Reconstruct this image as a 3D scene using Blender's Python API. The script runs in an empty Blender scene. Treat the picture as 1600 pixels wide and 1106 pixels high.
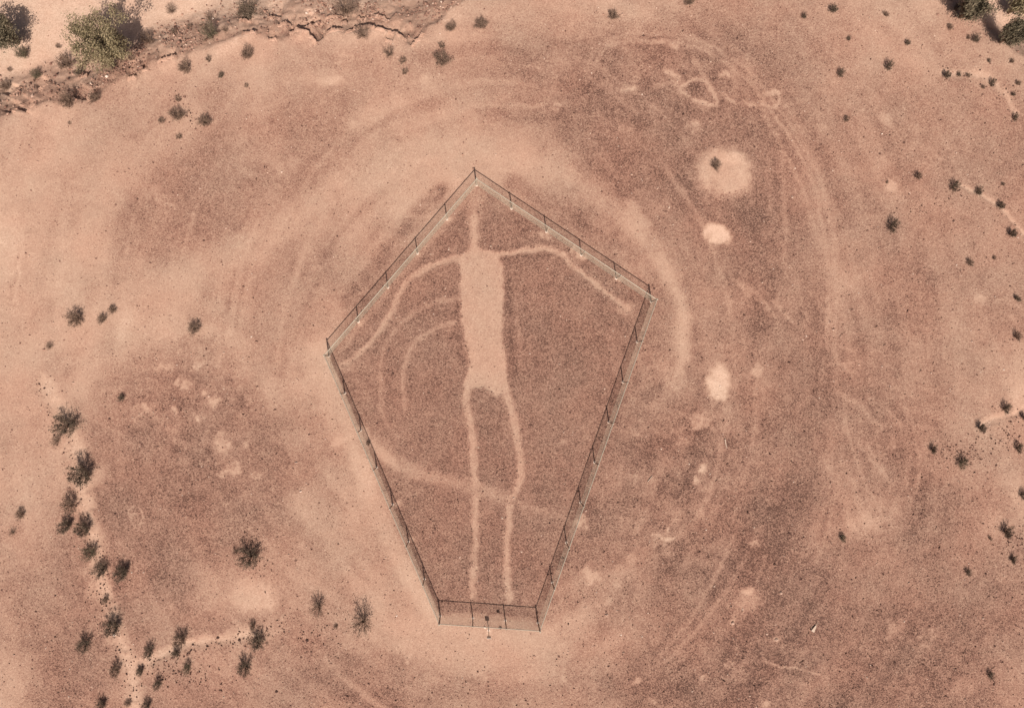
import bpy, math, random
import numpy as np
from mathutils import Vector, Matrix

# ------------------------------------------------------------------ camera, sky, sun, exposure
H = 46.0                 # camera height above the mesa (m)
PPM = 20.0               # photograph pixels per metre on flat ground
NX, NY = 745.0, 580.0    # photograph pixel straight below the camera
scene = bpy.context.scene
C = scene.collection
cam_d = bpy.data.cameras.new('camera')
cam = bpy.data.objects.new('camera', cam_d)
C.objects.link(cam)
cam.location = (0, 0, H)
cam.rotation_euler = (0, 0, 0)
cam_d.sensor_width = 36.0
cam_d.lens = 36.0 * H * PPM / 1600.0
cam_d.shift_x = (800 - NX) / 1600.0
cam_d.shift_y = (NY - 553) / 1600.0
cam_d.clip_end = 3000
scene.camera = cam

SUN_DIR = Vector((-0.17, 1.25, -1.5)).normalized()
sun_el = math.asin(-SUN_DIR.z)
world = bpy.data.worlds.new('World')
scene.world = world
world.use_nodes = True
wn = world.node_tree.nodes
sky = wn.new('ShaderNodeTexSky')
sky.sky_type = 'NISHITA'
sky.sun_disc = False
sky.sun_elevation = sun_el
sky.sun_rotation = math.atan2(-SUN_DIR.x, -SUN_DIR.y)
sky.dust_density = 6.0
sky.air_density = 0.6
sky.ozone_density = 0.5
wn['Background'].inputs['Strength'].default_value = 0.05
world.node_tree.links.new(sky.outputs['Color'], wn['Background'].inputs['Color'])
sun_d = bpy.data.lights.new('sun', 'SUN')
sun_d.energy = 4.8
sun_d.angle = math.radians(0.53)
sun_d.color = (1.0, 0.90, 0.80)
sun = bpy.data.objects.new('sun', sun_d)
sun.rotation_euler = SUN_DIR.to_track_quat('-Z', 'Y').to_euler()
sun.location = (4, -40, 50)
C.objects.link(sun)
scene.view_settings.view_transform = 'Standard'
scene.view_settings.look = 'None'
scene.view_settings.exposure = 0.26
scene.view_settings.gamma = 1.0

random.seed(7)
RNG = np.random.default_rng(11)

# ------------------------------------------------------------------ numeric helpers
def fl(px, py):
    """photograph pixel -> point of the flat mesa (metres)"""
    return ((px - NX) / PPM, (NY - py) / PPM)

_tabs = {}
def vnoise(x, y, size, seed):
    """smooth value noise in -1..1 with cells of the given size (m)"""
    if seed not in _tabs:
        _tabs[seed] = np.random.default_rng(seed).uniform(-1, 1, (256, 256))
    t = _tabs[seed]
    u = x / size + 900.37; v = y / size + 700.61
    iu = np.floor(u).astype(int); iv = np.floor(v).astype(int)
    fu = u - iu; fv = v - iv
    fu = fu * fu * (3 - 2 * fu); fv = fv * fv * (3 - 2 * fv)
    a = t[iu & 255, iv & 255]; b = t[(iu + 1) & 255, iv & 255]
    c = t[iu & 255, (iv + 1) & 255]; d = t[(iu + 1) & 255, (iv + 1) & 255]
    return (a * (1 - fu) + b * fu) * (1 - fv) + (c * (1 - fu) + d * fu) * fv

def fbm(x, y, size, seed, octs=4, gain=0.55):
    r = 0.0; a = 1.0; s = 0.0
    for k in range(octs):
        ang = 0.6 * k + 0.3
        xr = x * math.cos(ang) - y * math.sin(ang); yr = x * math.sin(ang) + y * math.cos(ang)
        r = r + a * vnoise(xr, yr, size / 2 ** k, seed + k); s += a; a *= gain
    return r / s

def sstep(a, b, v):
    t = np.clip((v - a) / (b - a), 0, 1)
    return t * t * (3 - 2 * t)

def seg_dist(x, y, pts):
    """distance to a polyline and the fraction run along it"""
    best = np.full(x.shape, 1e9); frac = np.zeros(x.shape)
    n = len(pts) - 1
    for i in range(n):
        ax, ay = pts[i]; bx, by = pts[i + 1]
        dx, dy = bx - ax, by - ay
        L = dx * dx + dy * dy + 1e-12
        t = np.clip(((x - ax) * dx + (y - ay) * dy) / L, 0, 1)
        d = np.hypot(x - ax - t * dx, y - ay - t * dy)
        m = d < best
        best = np.where(m, d, best); frac = np.where(m, (i + t) / n, frac)
    return best, frac

def in_poly(x, y, pts):
    r = np.zeros(x.shape, bool)
    n = len(pts)
    for i in range(n):
        ax, ay = pts[i]; bx, by = pts[(i + 1) % n]
        if ay == by: continue
        c = ((ay > y) != (by > y)) & (x < (bx - ax) * (y - ay) / (by - ay) + ax)
        r ^= c
    return r

def smooth_poly(pts, rounds=2):
    pts = [tuple(p) for p in pts]
    for _ in range(rounds):
        out = [pts[0]]
        for a, b in zip(pts[:-1], pts[1:]):
            out.append((a[0] * .75 + b[0] * .25, a[1] * .75 + b[1] * .25))
            out.append((a[0] * .25 + b[0] * .75, a[1] * .25 + b[1] * .75))
        out.append(pts[-1]); pts = out
    return pts

# ------------------------------------------------------------------ terrain shape
WASH_EDGE = [fl(*p) for p in [(-900, 560), (-250, 300), (-60, 212), (0, 184), (45, 172), (70, 158), (118, 158), (150, 146),
             (196, 124), (250, 97), (300, 84), (345, 66), (395, 56), (440, 62), (470, 48), (497, 66), (520, 50), (548, 52),
             (585, 43), (625, 54), (648, 68), (664, 50), (700, 22), (745, -20), (800, -90), (900, -330), (1100, -900)]]
WASH = WASH_EDGE + [(60, 140), (-140, 140), (-140, 1)]
WASH2_EDGE = [fl(*p) for p in [(1380, -420), (1440, -90), (1482, -6), (1515, 30), (1560, 68), (1604, 96), (1680, 150), (1900, 260), (2500, 420)]]
WASH2 = WASH2_EDGE + [(140, 60), (140, 150), (40, 150)]

def signed(x, y, poly, edge):
    d, _ = seg_dist(x, y, edge)
    return np.where(in_poly(x, y, poly), d, -d)

CHANNELS = [  # small erosion channels: points, width px, depth m
    ([(70, 600), (95, 640), (118, 690), (128, 760), (138, 810), (150, 860), (160, 920), (185, 990), (205, 1050), (215, 1130)], 22, .10),
    ([(215, 1040), (255, 1020), (300, 1005), (350, 998), (400, 990)], 13, .08),
    ([(1600, 640), (1560, 655), (1535, 662)], 10, .08),
    ([(1500, 292), (1530, 302), (1570, 330), (1604, 372)], 5, .06),
    ([(1475, 112), (1510, 118), (1540, 118), (1570, 145), (1590, 180)], 10, .06),
]

def coarse_height(x, y):
    s1 = signed(x, y, WASH, WASH_EDGE) + 0.35 * fbm(x, y, 2.2, 41, 4)
    s2 = signed(x, y, WASH2, WASH2_EDGE) + 0.3 * fbm(x, y, 2.0, 51, 3)
    z = -0.10 * sstep(0.0, 0.5, s1) - 1.9 * sstep(-0.3, 4.6, s1)
    z = z - 1.3 * sstep(0.0, 2.6, s2)
    far = np.hypot(x, y)
    z = z + 0.10 * fbm(x, y, 9.0, 61, 3) * sstep(12, 24, far) + 0.8 * fbm(x, y, 60, 71, 3) * sstep(55, 140, far)
    return z, s1, s2

def zat(x, y):
    z, _, _ = coarse_height(np.array([float(x)]), np.array([float(y)]))
    return float(z[0])

def at(px, py):
    """photograph pixel -> point where its sight line meets the ground"""
    x0, y0 = fl(px, py); z = 0.0
    for _ in range(6):
        k = (H - z) / H
        z = 0.5 * z + 0.5 * zat(x0 * k, y0 * k)
    k = (H - z) / H
    return x0 * k, y0 * k, zat(x0 * k, y0 * k)

# ------------------------------------------------------------------ ground grid with soil paleness
xs = np.arange(-42, 46.001, 0.1); ys = np.arange(-29.5, 33.001, 0.1)
def grow(v0, sign):
    out = []; step = 0.25; v = v0
    while abs(v) < 900:
        v += sign * step; out.append(v); step *= 1.28
    return out
gx = np.array(sorted(grow(xs[0], -1)) + list(xs) + grow(xs[-1], 1))
gy = np.array(sorted(grow(ys[0], -1)) + list(ys) + grow(ys[-1], 1))
X, Y = np.meshgrid(gx, gy)                  # shape (ny, nx)
Z, S1, S2 = coarse_height(X, Y)

TONE = np.array([  # paleness of the soil, every 100 px of the survey
 [11, 11, 11, 11, 10, 10, 9.5, 8.6, 7.4, 7.4, 7, 6.3, 6, 6.2, 6.6, 7, 9],
 [8.2, 7.8, 8, 8, 7.8, 6.6, 7, 6, 5, 4, 3.4, 3, 3.8, 5.2, 5.6, 5.4, 6.4],
 [8.6, 8.6, 7.4, 6, 4.8, 5.4, 6.4, 6.4, 5.5, 4.2, 3, 2.6, 3.4, 4.5, 4.8, 4.4, 4.4],
 [9, 8.6, 6.4, 4.4, 5.4, 7.2, 7.2, 7, 6, 4.4, 3.4, 3, 3, 4.4, 4.8, 4.6, 4.8],
 [9, 8.8, 6.6, 5.6, 6.8, 6, 4.2, 3, 3, 4, 5, 3.8, 3, 4.6, 4.8, 4.8, 4.8],
 [8.4, 8.4, 8.8, 8.4, 6.6, 7, 2, 2, 2, 2, 4.8, 4.4, 3.2, 4.4, 3.8, 4.4, 4.8],
 [8.6, 8.2, 6, 4.2, 6.4, 7.6, 2, 2, 2, 2, 3.2, 4.4, 3.8, 3.4, 3.8, 4.8, 6],
 [7.6, 7, 4.4, 2.8, 4, 6.4, 6, 2, 2, 3, 2.8, 3.2, 3.8, 4.2, 3.4, 4.8, 5.4],
 [7, 6, 3.8, 3, 4, 6.8, 8, 2, 2, 3, 3.2, 2.8, 3.4, 4.6, 3.8, 4.2, 5],
 [6.6, 4, 4, 4.6, 5.8, 6.2, 8, 3, 3, 3.6, 3.8, 2.8, 3.2, 3.8, 3.6, 3.8, 4.8],
 [6, 3.6, 4.8, 5.2, 5, 6, 7, 7.6, 7.6, 6.6, 4.2, 2.8, 2.6, 3.8, 3, 3.2, 4.2],
 [6.6, 4, 4.8, 4.8, 4.4, 3.8, 4, 4.8, 5.2, 4.4, 3.2, 3, 3.8, 3.4, 3, 3.4, 4.8]]) / 10.0
TONE[2:8, 0:6] -= .09; TONE[8:, 0:6] -= .05; TONE[1, 3:8] -= .04; TONE[8:, 12:] -= .07; TONE[9:, 10:] -= .02; TONE[5:8, 4:6] += .04

def tone_at(x, y):
    u = np.clip((x * PPM + NX) / 100.0, 0, 15.999); v = np.clip((NY - y * PPM) / 100.0, 0, 10.999)
    iu = u.astype(int); iv = v.astype(int)
    fu = u - iu; fv = v - iv
    fu = fu * fu * (3 - 2 * fu) * .5 + fu * .5; fv = fv * fv * (3 - 2 * fv) * .5 + fv * .5
    return ((TONE[iv, iu] * (1 - fu) + TONE[iv, iu + 1] * fu) * (1 - fv)
            + (TONE[iv + 1, iu] * (1 - fu) + TONE[iv + 1, iu + 1] * fu) * fv)

wx = 1.3 * fbm(X, Y, 5.0, 101, 4); wy = 1.3 * fbm(X, Y, 5.0, 121, 4)
P = tone_at(X + wx, Y + wy)
MOT = np.full(X.shape, 0.55)               # how blotchy the pavement is

ex = 0.13 * fbm(X, Y, 0.7, 141, 3) + .12 * fbm(X, Y, 2.0, 145, 2); ey = 0.13 * fbm(X, Y, 0.7, 151, 3) + .12 * fbm(X, Y, 2.0, 155, 2)
ex = ex + .09 * fbm(X, Y, .26, 161, 1); ey = ey + .09 * fbm(X, Y, .26, 165, 1)   # ragged edges
XE, YE = X + ex, Y + ey

def box_of(pts, pad):
    x0 = min(p[0] for p in pts) - pad; x1 = max(p[0] for p in pts) + pad
    y0 = min(p[1] for p in pts) - pad; y1 = max(p[1] for p in pts) + pad
    i0, i1 = np.searchsorted(gx, [x0, x1]); j0, j1 = np.searchsorted(gy, [y0, y1])
    return slice(j0, j1), slice(i0, i1)

def blend(sl, m, val):
    P[sl] = P[sl] * (1 - m) + val * m

def stroke(pts, w, val, amount=1.0, soft=4.0, w2=None, patchy=0.0, fade=0.0, target=None, seed=200, rounds=2, depth=0.0):
    """a band of soil of another paleness along a line (widths in photograph pixels)"""
    q = smooth_poly([fl(*p) for p in pts], rounds)
    w2 = w if w2 is None else w2
    pad = (max(w, w2) + soft) / PPM + .3
    sl = box_of(q, pad)
    if sl[0].start >= sl[0].stop: return
    x = XE[sl]; y = YE[sl]
    d, f = seg_dist(x, y, q)
    hw = (w + (w2 - w) * f) / 2 / PPM; s = soft / 2 / PPM
    m = 1 - sstep(hw - s, hw + s, d)
    if patchy: m = m * np.clip(1 - patchy + patchy * (1.0 + 1.8 * fbm(x, y, 0.7, seed, 3)), 0, 1)
    if fade: m = m * sstep(0, fade, f) * sstep(0, fade, 1 - f)
    blend(sl, m * amount, val)
    if target is not None: target[sl] = np.maximum(target[sl], m)
    if depth: Z[sl] -= depth * m

def spot(px, py, rx, ry, val, amount=1.0, soft=0.5, rot=0.0, patchy=0.0, seed=210, bump=0.0):
    cx, cy = fl(px, py); rx /= PPM; ry /= PPM
    R = max(rx, ry) * (1 + soft) + .4
    sl = box_of([(cx, cy)], R)
    if sl[0].start >= sl[0].stop: return
    k = min(1.1, 0.6 * min(rx, ry) / 0.3)
    x = X[sl] + k * 1.6 * ex[sl] - cx; y = Y[sl] + k * 1.6 * ey[sl] - cy
    a = math.radians(rot)
    u = (x * math.cos(a) + y * math.sin(a)) / rx; v = (-x * math.sin(a) + y * math.cos(a)) / ry
    d = np.hypot(u, v)
    m = 1 - sstep(1 - soft, 1 + soft, d)
    patchy = max(patchy, .22)
    m = m * np.clip(1 - patchy + patchy * (1 + 2.0 * fbm(X[sl], Y[sl], 0.8, seed, 3)), 0, 1)
    blend(sl, m * amount, val)
    if bump: Z[sl] += bump * m

def area(pts, val, amount=1.0, soft=10.0, patchy=0.0, target=None, seed=220):
    q = [fl(*p) for p in pts]
    sl = box_of(q, soft / PPM + .4)
    x = XE[sl]; y = YE[sl]
    d, _ = seg_dist(x, y, q + [q[0]])
    s = np.where(in_poly(x, y, q), d, -d)
    m = sstep(-soft / 2 / PPM, soft / 2 / PPM, s)
    if patchy: m = m * np.clip(1 - patchy + patchy * (1 + 2.0 * fbm(x, y, 0.8, seed, 3)), 0, 1)
    blend(sl, m * amount, val)
    if target is not None: target[sl] = np.maximum(target[sl], m)

def mottle(px, py, rx, ry, val):
    cx, cy = fl(px, py)
    sl = box_of([(cx, cy)], max(rx, ry) / PPM * 1.6)
    d = np.hypot((X[sl] - cx) / (rx / PPM), (Y[sl] - cy) / (ry / PPM))
    m = 1 - sstep(.5, 1.4, d)
    MOT[sl] = MOT[sl] * (1 - m) + val * m

# wind and runoff streaks over the mesa
P += 0.07 * fbm(X * .5 + Y * .35, Y - X * .2, 2.4, 231, 4) * (np.abs(X) < 60)
P -= .22 * np.clip(fbm(X, Y, 1.5, 243, 4), 0, 1) * sstep(.35, .6, P) * (1 - sstep(.9, 1.05, P))
P -= .05 * sstep(12, 17, X) * (1 - sstep(22, 30, X)) - .03 * sstep(24, 34, X)
P += 0.13 * fbm(X, Y, 2.6, 241, 4) * (1.25 - np.clip(P, 0, 1))
PR = np.hypot(X - 1.0, (Y + 0.5) * .92); PT = np.arctan2(Y + 0.5, X - 1.0)      # ground worn in rings by people circling the fence
ring = fbm(PR, PT * 4.5, 1.7, 246, 3) * .17 + fbm(PR, PT * 2.6, .75, 252, 2) * .12
P += ring * sstep(8, 12, PR) * (1 - sstep(24, 40, PR) * .45) * (PR < 90)

FENCE = {'T': (744.6, 289.4), 'R': (1017.5, 471.6), 'BR': (840.5, 972.5), 'BL': (688, 962), 'L': (514, 556)}
PENT = [FENCE[k] for k in ('T', 'R', 'BR', 'BL', 'L')]

area([(150, 650), (185, 588), (240, 548), (310, 538), (362, 562), (392, 620), (420, 680), (462, 720), (450, 800), (390, 850), (290, 860), (200, 850), (150, 780)], .32, .62, 80, patchy=.45)
stroke([(120, 610), (185, 548), (260, 512), (345, 515), (405, 560), (430, 630)], 30, .84, .6, 28, patchy=.3)
area([(180, 330), (250, 260), (350, 215), (470, 190), (540, 205), (430, 290), (330, 370), (240, 400), (190, 390)], .40, .6, 40, patchy=.3)
area([(960, 60), (1100, 55), (1220, 130), (1260, 260), (1230, 420), (1150, 480), (1080, 400), (1000, 280), (880, 210), (900, 110)], .26, .55, 70, patchy=.3)
area([(420, 90), (560, 80), (640, 130), (560, 170), (440, 170)], .50, .5, 50, patchy=.4)
def arc(cx, cy, rx, ry, a0, a1, w, val, amt, seed=500):
    n = 14
    stroke([(cx + rx * math.cos(math.radians(a0 + (a1 - a0) * k / n)), cy - ry * math.sin(math.radians(a0 + (a1 - a0) * k / n))) for k in range(n + 1)], w, val, amt, w * .9, patchy=.65, fade=.15, seed=seed, rounds=1)
rr_ = random.Random(77)
for k in range(46):      # wheel and foot arcs left by circling the enclosure
    f = rr_.uniform(1.12, 2.1); a0 = rr_.choice((rr_.uniform(60, 160), rr_.uniform(60, 160), rr_.uniform(-70, 40), rr_.uniform(190, 260)))
    ln = rr_.uniform(14, 42); pale = rr_.random() < .6
    arc(770 + rr_.uniform(-25, 25), 600 + rr_.uniform(-20, 20), 275 * f, 345 * f, a0, a0 + ln, rr_.uniform(4, 10), rr_.uniform(.66, .86) if pale else rr_.uniform(.3, .45), rr_.uniform(.3, .6), 500 + k)
# worn ring of ground round the fence
PATHM = np.zeros(X.shape)
stroke([(480, 600), (505, 500), (560, 405), (630, 330), (700, 275), (765, 256), (850, 262), (925, 300), (985, 350), (1035, 410), (1060, 480), (1068, 540), (1060, 600)], 44, .88, .60, 40, 26, patchy=.55, target=PATHM)
stroke([(560, 405), (640, 318), (720, 262), (790, 245), (860, 255)], 60, .84, .55, 50, patchy=.3)
stroke([(985, 345), (1030, 398), (1058, 450), (1070, 510), (1066, 570)], 26, .90, .75, 20, 16, patchy=.45, target=PATHM)
stroke([(985, 322), (1010, 352)], 16, .82, .7, 14)
stroke([(498, 540), (525, 600), (552, 690), (585, 790), (622, 870), (655, 935), (700, 990), (790, 1000), (870, 990), (915, 960)], 34, .88, .85, 28, 20, patchy=.25, target=PATHM)
stroke([(470, 790), (500, 850), (540, 920), (600, 970), (680, 1000), (780, 1012)], 44, .82, .75, 34, patchy=.3)
stroke([(560, 720), (590, 800), (630, 880), (675, 960)], 26, .93, .7, 14, target=PATHM)
stroke([(880, 985), (940, 960), (990, 905), (1030, 850), (1060, 800)], 40, .74, .42, 40, 20, patchy=.6)
stroke([(700, 1010), (800, 1030), (900, 1010)], 50, .76, .6, 40, patchy=.3)
# dark pavement kept just outside the upper sides
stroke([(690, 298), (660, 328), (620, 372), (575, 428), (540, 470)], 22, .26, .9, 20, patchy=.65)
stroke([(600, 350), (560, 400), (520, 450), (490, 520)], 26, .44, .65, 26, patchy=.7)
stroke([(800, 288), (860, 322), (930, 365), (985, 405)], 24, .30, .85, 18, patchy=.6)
stroke([(1040, 480), (1020, 540), (1000, 600), (975, 680), (950, 750)], 34, .34, .8, 26, patchy=.35)
stroke([(1018, 325), (1045, 352)], 10, .40, .5, 8)

# inside the fence: dark undisturbed pavement
area(PENT, .29, .93, 7)
spot(620, 600, 60, 90, .34, .6, .8); spot(900, 560, 70, 110, .27, .6, .8); spot(760, 700, 40, 60, .28, .5, .8)
spot(650, 800, 60, 60, .28, .5, .8); spot(770, 870, 90, 50, .27, .5, .8)
stroke([(700, 962), (760, 966), (830, 970)], 12, .84, .6, 8, patchy=.3)
for qx, qy in ((755, 300), (800, 315), (820, 300), (700, 325)): spot(qx, qy, 14, 8, .5, .5, .9, patchy=.5)

stroke([(730, 312), (690, 358), (640, 415), (590, 475), (540, 535)], 9, .62, .6, 9, patchy=.6)
# ---- the scraped human figure
GLYPH = np.zeros(X.shape)
FIG = .84
area([(722, 396), (745, 388), (776, 396), (781, 410), (787, 428), (789, 470), (785, 530), (790, 570), (794, 612), (776, 622), (764, 612),
      (752, 605), (740, 607), (728, 615), (727, 590), (733, 562), (724, 520), (717, 470), (720, 430), (714, 405)], FIG, .92, 7, patchy=.12, target=GLYPH)
stroke([(744, 306), (743, 330), (741, 362), (739, 392)], 30, .66, .75, 22, 12, patchy=.4, target=GLYPH)
stroke([(741, 340), (740, 398)], 12, FIG, .8, 7, target=GLYPH)
stroke([(733, 600), (729, 630), (733, 655), (739, 690), (741, 740), (745, 790), (743, 850), (740, 900), (738, 935)], 13, .78, .9, 8, 9, target=GLYPH, patchy=.25)
stroke([(786, 600), (800, 640), (808, 690), (816, 740), (808, 765), (796, 785), (793, 830), (790, 870), (795, 910), (797, 938)], 13, .78, .9, 8, 9, target=GLYPH, patchy=.25)
stroke([(772, 402), (805, 394), (850, 388), (876, 398), (905, 425), (935, 450), (965, 473), (984, 486)], 9, .80, .92, 7, 7, target=GLYPH, patchy=.25)
spot(978, 484, 13, 9, .72, .7, .6)
stroke([(724, 402), (695, 407), (660, 424), (632, 444), (621, 465), (606, 500), (585, 530), (562, 553), (538, 570)], 11, .78, .85, 8, 8, target=GLYPH, patchy=.25)
spot(545, 570, 22, 13, .66, .7, .7, 20)
spot(746, 328, 5, 5, .5, .6, .6)
# dark islands at the hips and a rim of darker gravel beside the trunk
spot(744, 625, 9, 12, .25, .6, .5); spot(762, 638, 16, 16, .25, .8, .6)
stroke([(794, 440), (797, 500), (800, 560), (805, 600)], 12, .12, .7, 8)
stroke([(712, 470), (716, 540), (722, 570)], 8, .14, .6, 6)
stroke([(785, 408), (820, 400), (860, 400)], 8, .14, .6, 6)
# old circling tracks and the diagonal band
stroke([(722, 466), (690, 468), (660, 480), (640, 492), (620, 510), (605, 535), (595, 560), (592, 590), (596, 640), (608, 668), (625, 690)], 6.5, .60, .72, 6, patchy=.35, fade=.12)
stroke([(716, 500), (690, 508), (665, 522), (645, 540), (635, 560), (628, 585), (630, 610), (634, 642)], 6.5, .66, .82, 6, patchy=.35, fade=.08)
stroke([(690, 470), (720, 468)], 8, .55, .6, 8, patchy=.6)
stroke([(801, 425), (806, 470), (812, 530), (816, 565)], 6, .42, .7, 6, patchy=.4)
stroke([(840, 480), (860, 530), (868, 560)], 5, .36, .6, 5, patchy=.5)
stroke([(880, 455), (888, 500)], 6, .4, .5, 6, patchy=.5)
stroke([(570, 678), (592, 702), (622, 726), (660, 743), (700, 753), (745, 764)], 26, .70, .7, 16, 15, patchy=.5)
stroke([(740, 762), (790, 777), (830, 794), (870, 804), (888, 812)], 14, .56, .7, 12, 10, patchy=.55)
stroke([(566, 674), (585, 700), (620, 728)], 20, .86, .75, 10, 10, patchy=.3)
stroke([(745, 764), (790, 776)], 20, .62, .6, 14, patchy=.5)

# ---- pale scraped spots, mounds and vehicle tracks outside the fence
spot(1132, 266, 43, 38, .90, .95, .3, -20, bump=.10)
spot(1142, 250, 18, 13, 1.02, .6, .6); spot(1148, 276, 20, 16, 1.0, .4, .6); spot(1124, 262, 14, 12, .74, .6, .6)
spot(1120, 366, 22, 17, 1.15, 1, .25, -40)
spot(1122, 598, 20, 28, 1.08, 1, .3, 10)
spot(1183, 580, 12, 11, .85, .8, .5, patchy=.3)
spot(1391, 292, 9, 9, .95, .9, .4, -45)
spot(1533, 468, 9, 9, .85, .9, .5)
spot(1381, 188, 8, 13, .85, .8, .5, 30)
spot(1325, 440, 26, 24, .70, .8, .7)
spot(1362, 806, 44, 30, .80, .75, .6, 20, patchy=.45); spot(1345, 815, 22, 14, .9, .5, .6, 20, patchy=.5)
for k in range(9):
    stroke([(1318 + 14 * k, 770 - 4 * k), (1330 + 13 * k, 800 - 3 * k), (1350 + 11 * k, 835 - 6 * k)], 3.5, .86 if k % 2 else .42, .5, 4, patchy=.6, fade=.2, seed=380 + k)
spot(1165, 940, 24, 22, .68, .8, .6, patchy=.3); spot(1168, 924, 8, 6, .95, .9, .6)
spot(397, 933, 34, 28, .98, .95, .35, -15)
spot(350, 925, 50, 36, .78, .6, .7)
spot(500, 118, 40, 12, .88, .6, .7, patchy=.4); spot(515, 126, 18, 8, .98, .8, .6); spot(550, 195, 9, 6, .92, .8, .6)
spot(664, 127, 9, 8, .92, .7, .6)
spot(1283, 200, 10, 6, .7, .5, .6); spot(1440, 95, 34, 18, .84, .6, .7, -35); spot(1410, 40, 30, 14, .84, .7, .7, -50)
spot(1350, 85, 30, 16, .74, .5, .7, -30); spot(1535, 120, 20, 14, .92, .6, .7, -30)
spot(1592, 590, 18, 40, .84, .7, .7); spot(1600, 620, 24, 26, 1.0, .7, .6); spot(1590, 780, 14, 50, .86, .6, .7, 15)
spot(1560, 820, 26, 20, .78, .6, .7); spot(1575, 1040, 40, 60, .62, .5, .7, 30); spot(1505, 1075, 26, 14, .72, .6, .6, 25)
spot(20, 560, 40, 90, .84, .4, .8); spot(10, 1080, 26, 60, .84, .7, .7)
spot(60, 740, 50, 60, .84, .5, .8); spot(5, 380, 30, 50, 1.02, .7, .8)
# tyre arcs at the top right
for off in (0, 12):
    stroke([(915 + off, 110), (925 + off, 85), (945 + off, 68), (985, 52 + off), (1040, 50 + off), (1090, 60 + off), (1140, 88 + off), (1185 - off * .3, 125 + off), (1215 - off * .5, 170 + off),
            (1255 - off, 225), (1290 - off, 300), (1303 - off, 380), (1306 - off, 470), (1305 - off, 570)], 6, .70, .75, 6, patchy=.5, fade=.08, seed=300 + off)
stroke([(1300, 330), (1306, 420), (1306, 560)], 11, .66, .55, 10, patchy=.3)
stroke([(1222, 240), (1228, 330), (1225, 410)], 9, .60, .6, 8, patchy=.5)
stroke([(1165, 90), (1180, 125), (1186, 160), (1205, 200)], 8, .68, .5, 7, patchy=.5)
stroke([(1198, 250), (1203, 330), (1205, 360)], 8, .55, .5, 8, patchy=.6)
# scratched stone drawings
for pts in ([(1065, 138), (1080, 128), (1098, 124), (1108, 132), (1112, 145), (1119, 156), (1119, 164), (1105, 165), (1090, 158), (1082, 150), (1068, 146), (1062, 140)],
            [(1132, 150), (1142, 157), (1160, 160), (1174, 163)], [(1188, 163), (1200, 168), (1215, 165), (1221, 152), (1214, 142)], [(1018, 66), (1030, 64), (1042, 69), (1056, 74)],
            [(970, 140), (992, 138)], [(1125, 118), (1136, 112), (1138, 120)], [(1040, 112), (1062, 122)],
            [(1195, 148), (1210, 142)]):
    stroke(pts, 6.5, .95, .75, 6, patchy=.85, rounds=1, seed=330)
stroke([(1085, 95), (1096, 112), (1103, 126)], 7, .8, .5, 6, patchy=.9, rounds=1)
stroke([(935, 95), (945, 115), (955, 135), (965, 152), (982, 168), (996, 178)], 6, .72, .5, 6, patchy=.8)
stroke([(1022, 136), (1048, 132), (1068, 128)], 7, .7, .5, 6, patchy=.9, rounds=1)
spot(1092, 145, 14, 11, .2, .8, .5, -40)
for pts in ([(527, 103), (536, 82), (541, 88)], [(524, 98), (534, 98)], [(540, 88), (548, 86), (552, 93), (546, 95)]):
    stroke(pts, 3.4, .95, .7, 3, rounds=1)
for pts in ([(201, 797), (201, 805), (204, 810)], [(203, 795), (209, 791)], [(216, 791), (220, 800), (224, 805)], [(224, 806), (222, 815), (226, 817)], [(206, 815), (212, 822)], [(206, 806), (211, 802)], [(217, 820), (224, 817)]):
    stroke(pts, 2.6, .86, .75, 2.4, rounds=0)
stroke([(145, 658), (175, 672), (205, 690)], 3.2, .74, .6, 3, patchy=.4)
# faint arcs and fans at the right
for pts in ([(1340, 690), (1362, 715), (1380, 742), (1402, 762)], [(1305, 610), (1345, 632), (1365, 658), (1385, 675)], [(1404, 626), (1424, 650), (1434, 690), (1436, 740), (1428, 780)],
            [(1355, 690), (1372, 725), (1385, 755)], [(1320, 650), (1330, 690), (1345, 735), (1360, 775)], [(1385, 635), (1410, 668)], [(1330, 745), (1340, 775), (1350, 795)], [(1395, 680), (1402, 700)],
            [(1310, 540), (1342, 553)], [(1312, 566), (1325, 578), (1340, 580)], [(1290, 570), (1330, 568)], [(1555, 490), (1568, 487), (1582, 494), (1594, 506)], [(1550, 475), (1570, 468), (1590, 477), (1602, 490)],
            [(1140, 435), (1165, 445), (1190, 468), (1215, 500)], [(1150, 440), (1175, 465)], [(1210, 470), (1240, 505)]):
    stroke(pts, 5, .72, .66, 6, patchy=.6, fade=.15, seed=340)
stroke([(1420, 620), (1440, 660), (1446, 730)], 10, .55, .4, 10, patchy=.4)
stroke([(1290, 720), (1320, 780), (1330, 800)], 12, .62, .5, 12, patchy=.5)
for qx, qy, r in ((145, 745, 22), (112, 700, 18), (130, 790, 16), (150, 835, 16), (145, 890, 16), (150, 920, 18), (175, 1000, 12), (205, 1050, 16), (225, 1035, 16), (370, 995, 18), (420, 985, 14), (285, 100, 22), (300, 170, 20), (290, 195, 24), (400, 95, 26), (700, 50, 30)):
    spot(qx, qy, r, r * .8, .95, .55, .7, 30, patchy=.5, seed=355)
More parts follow.
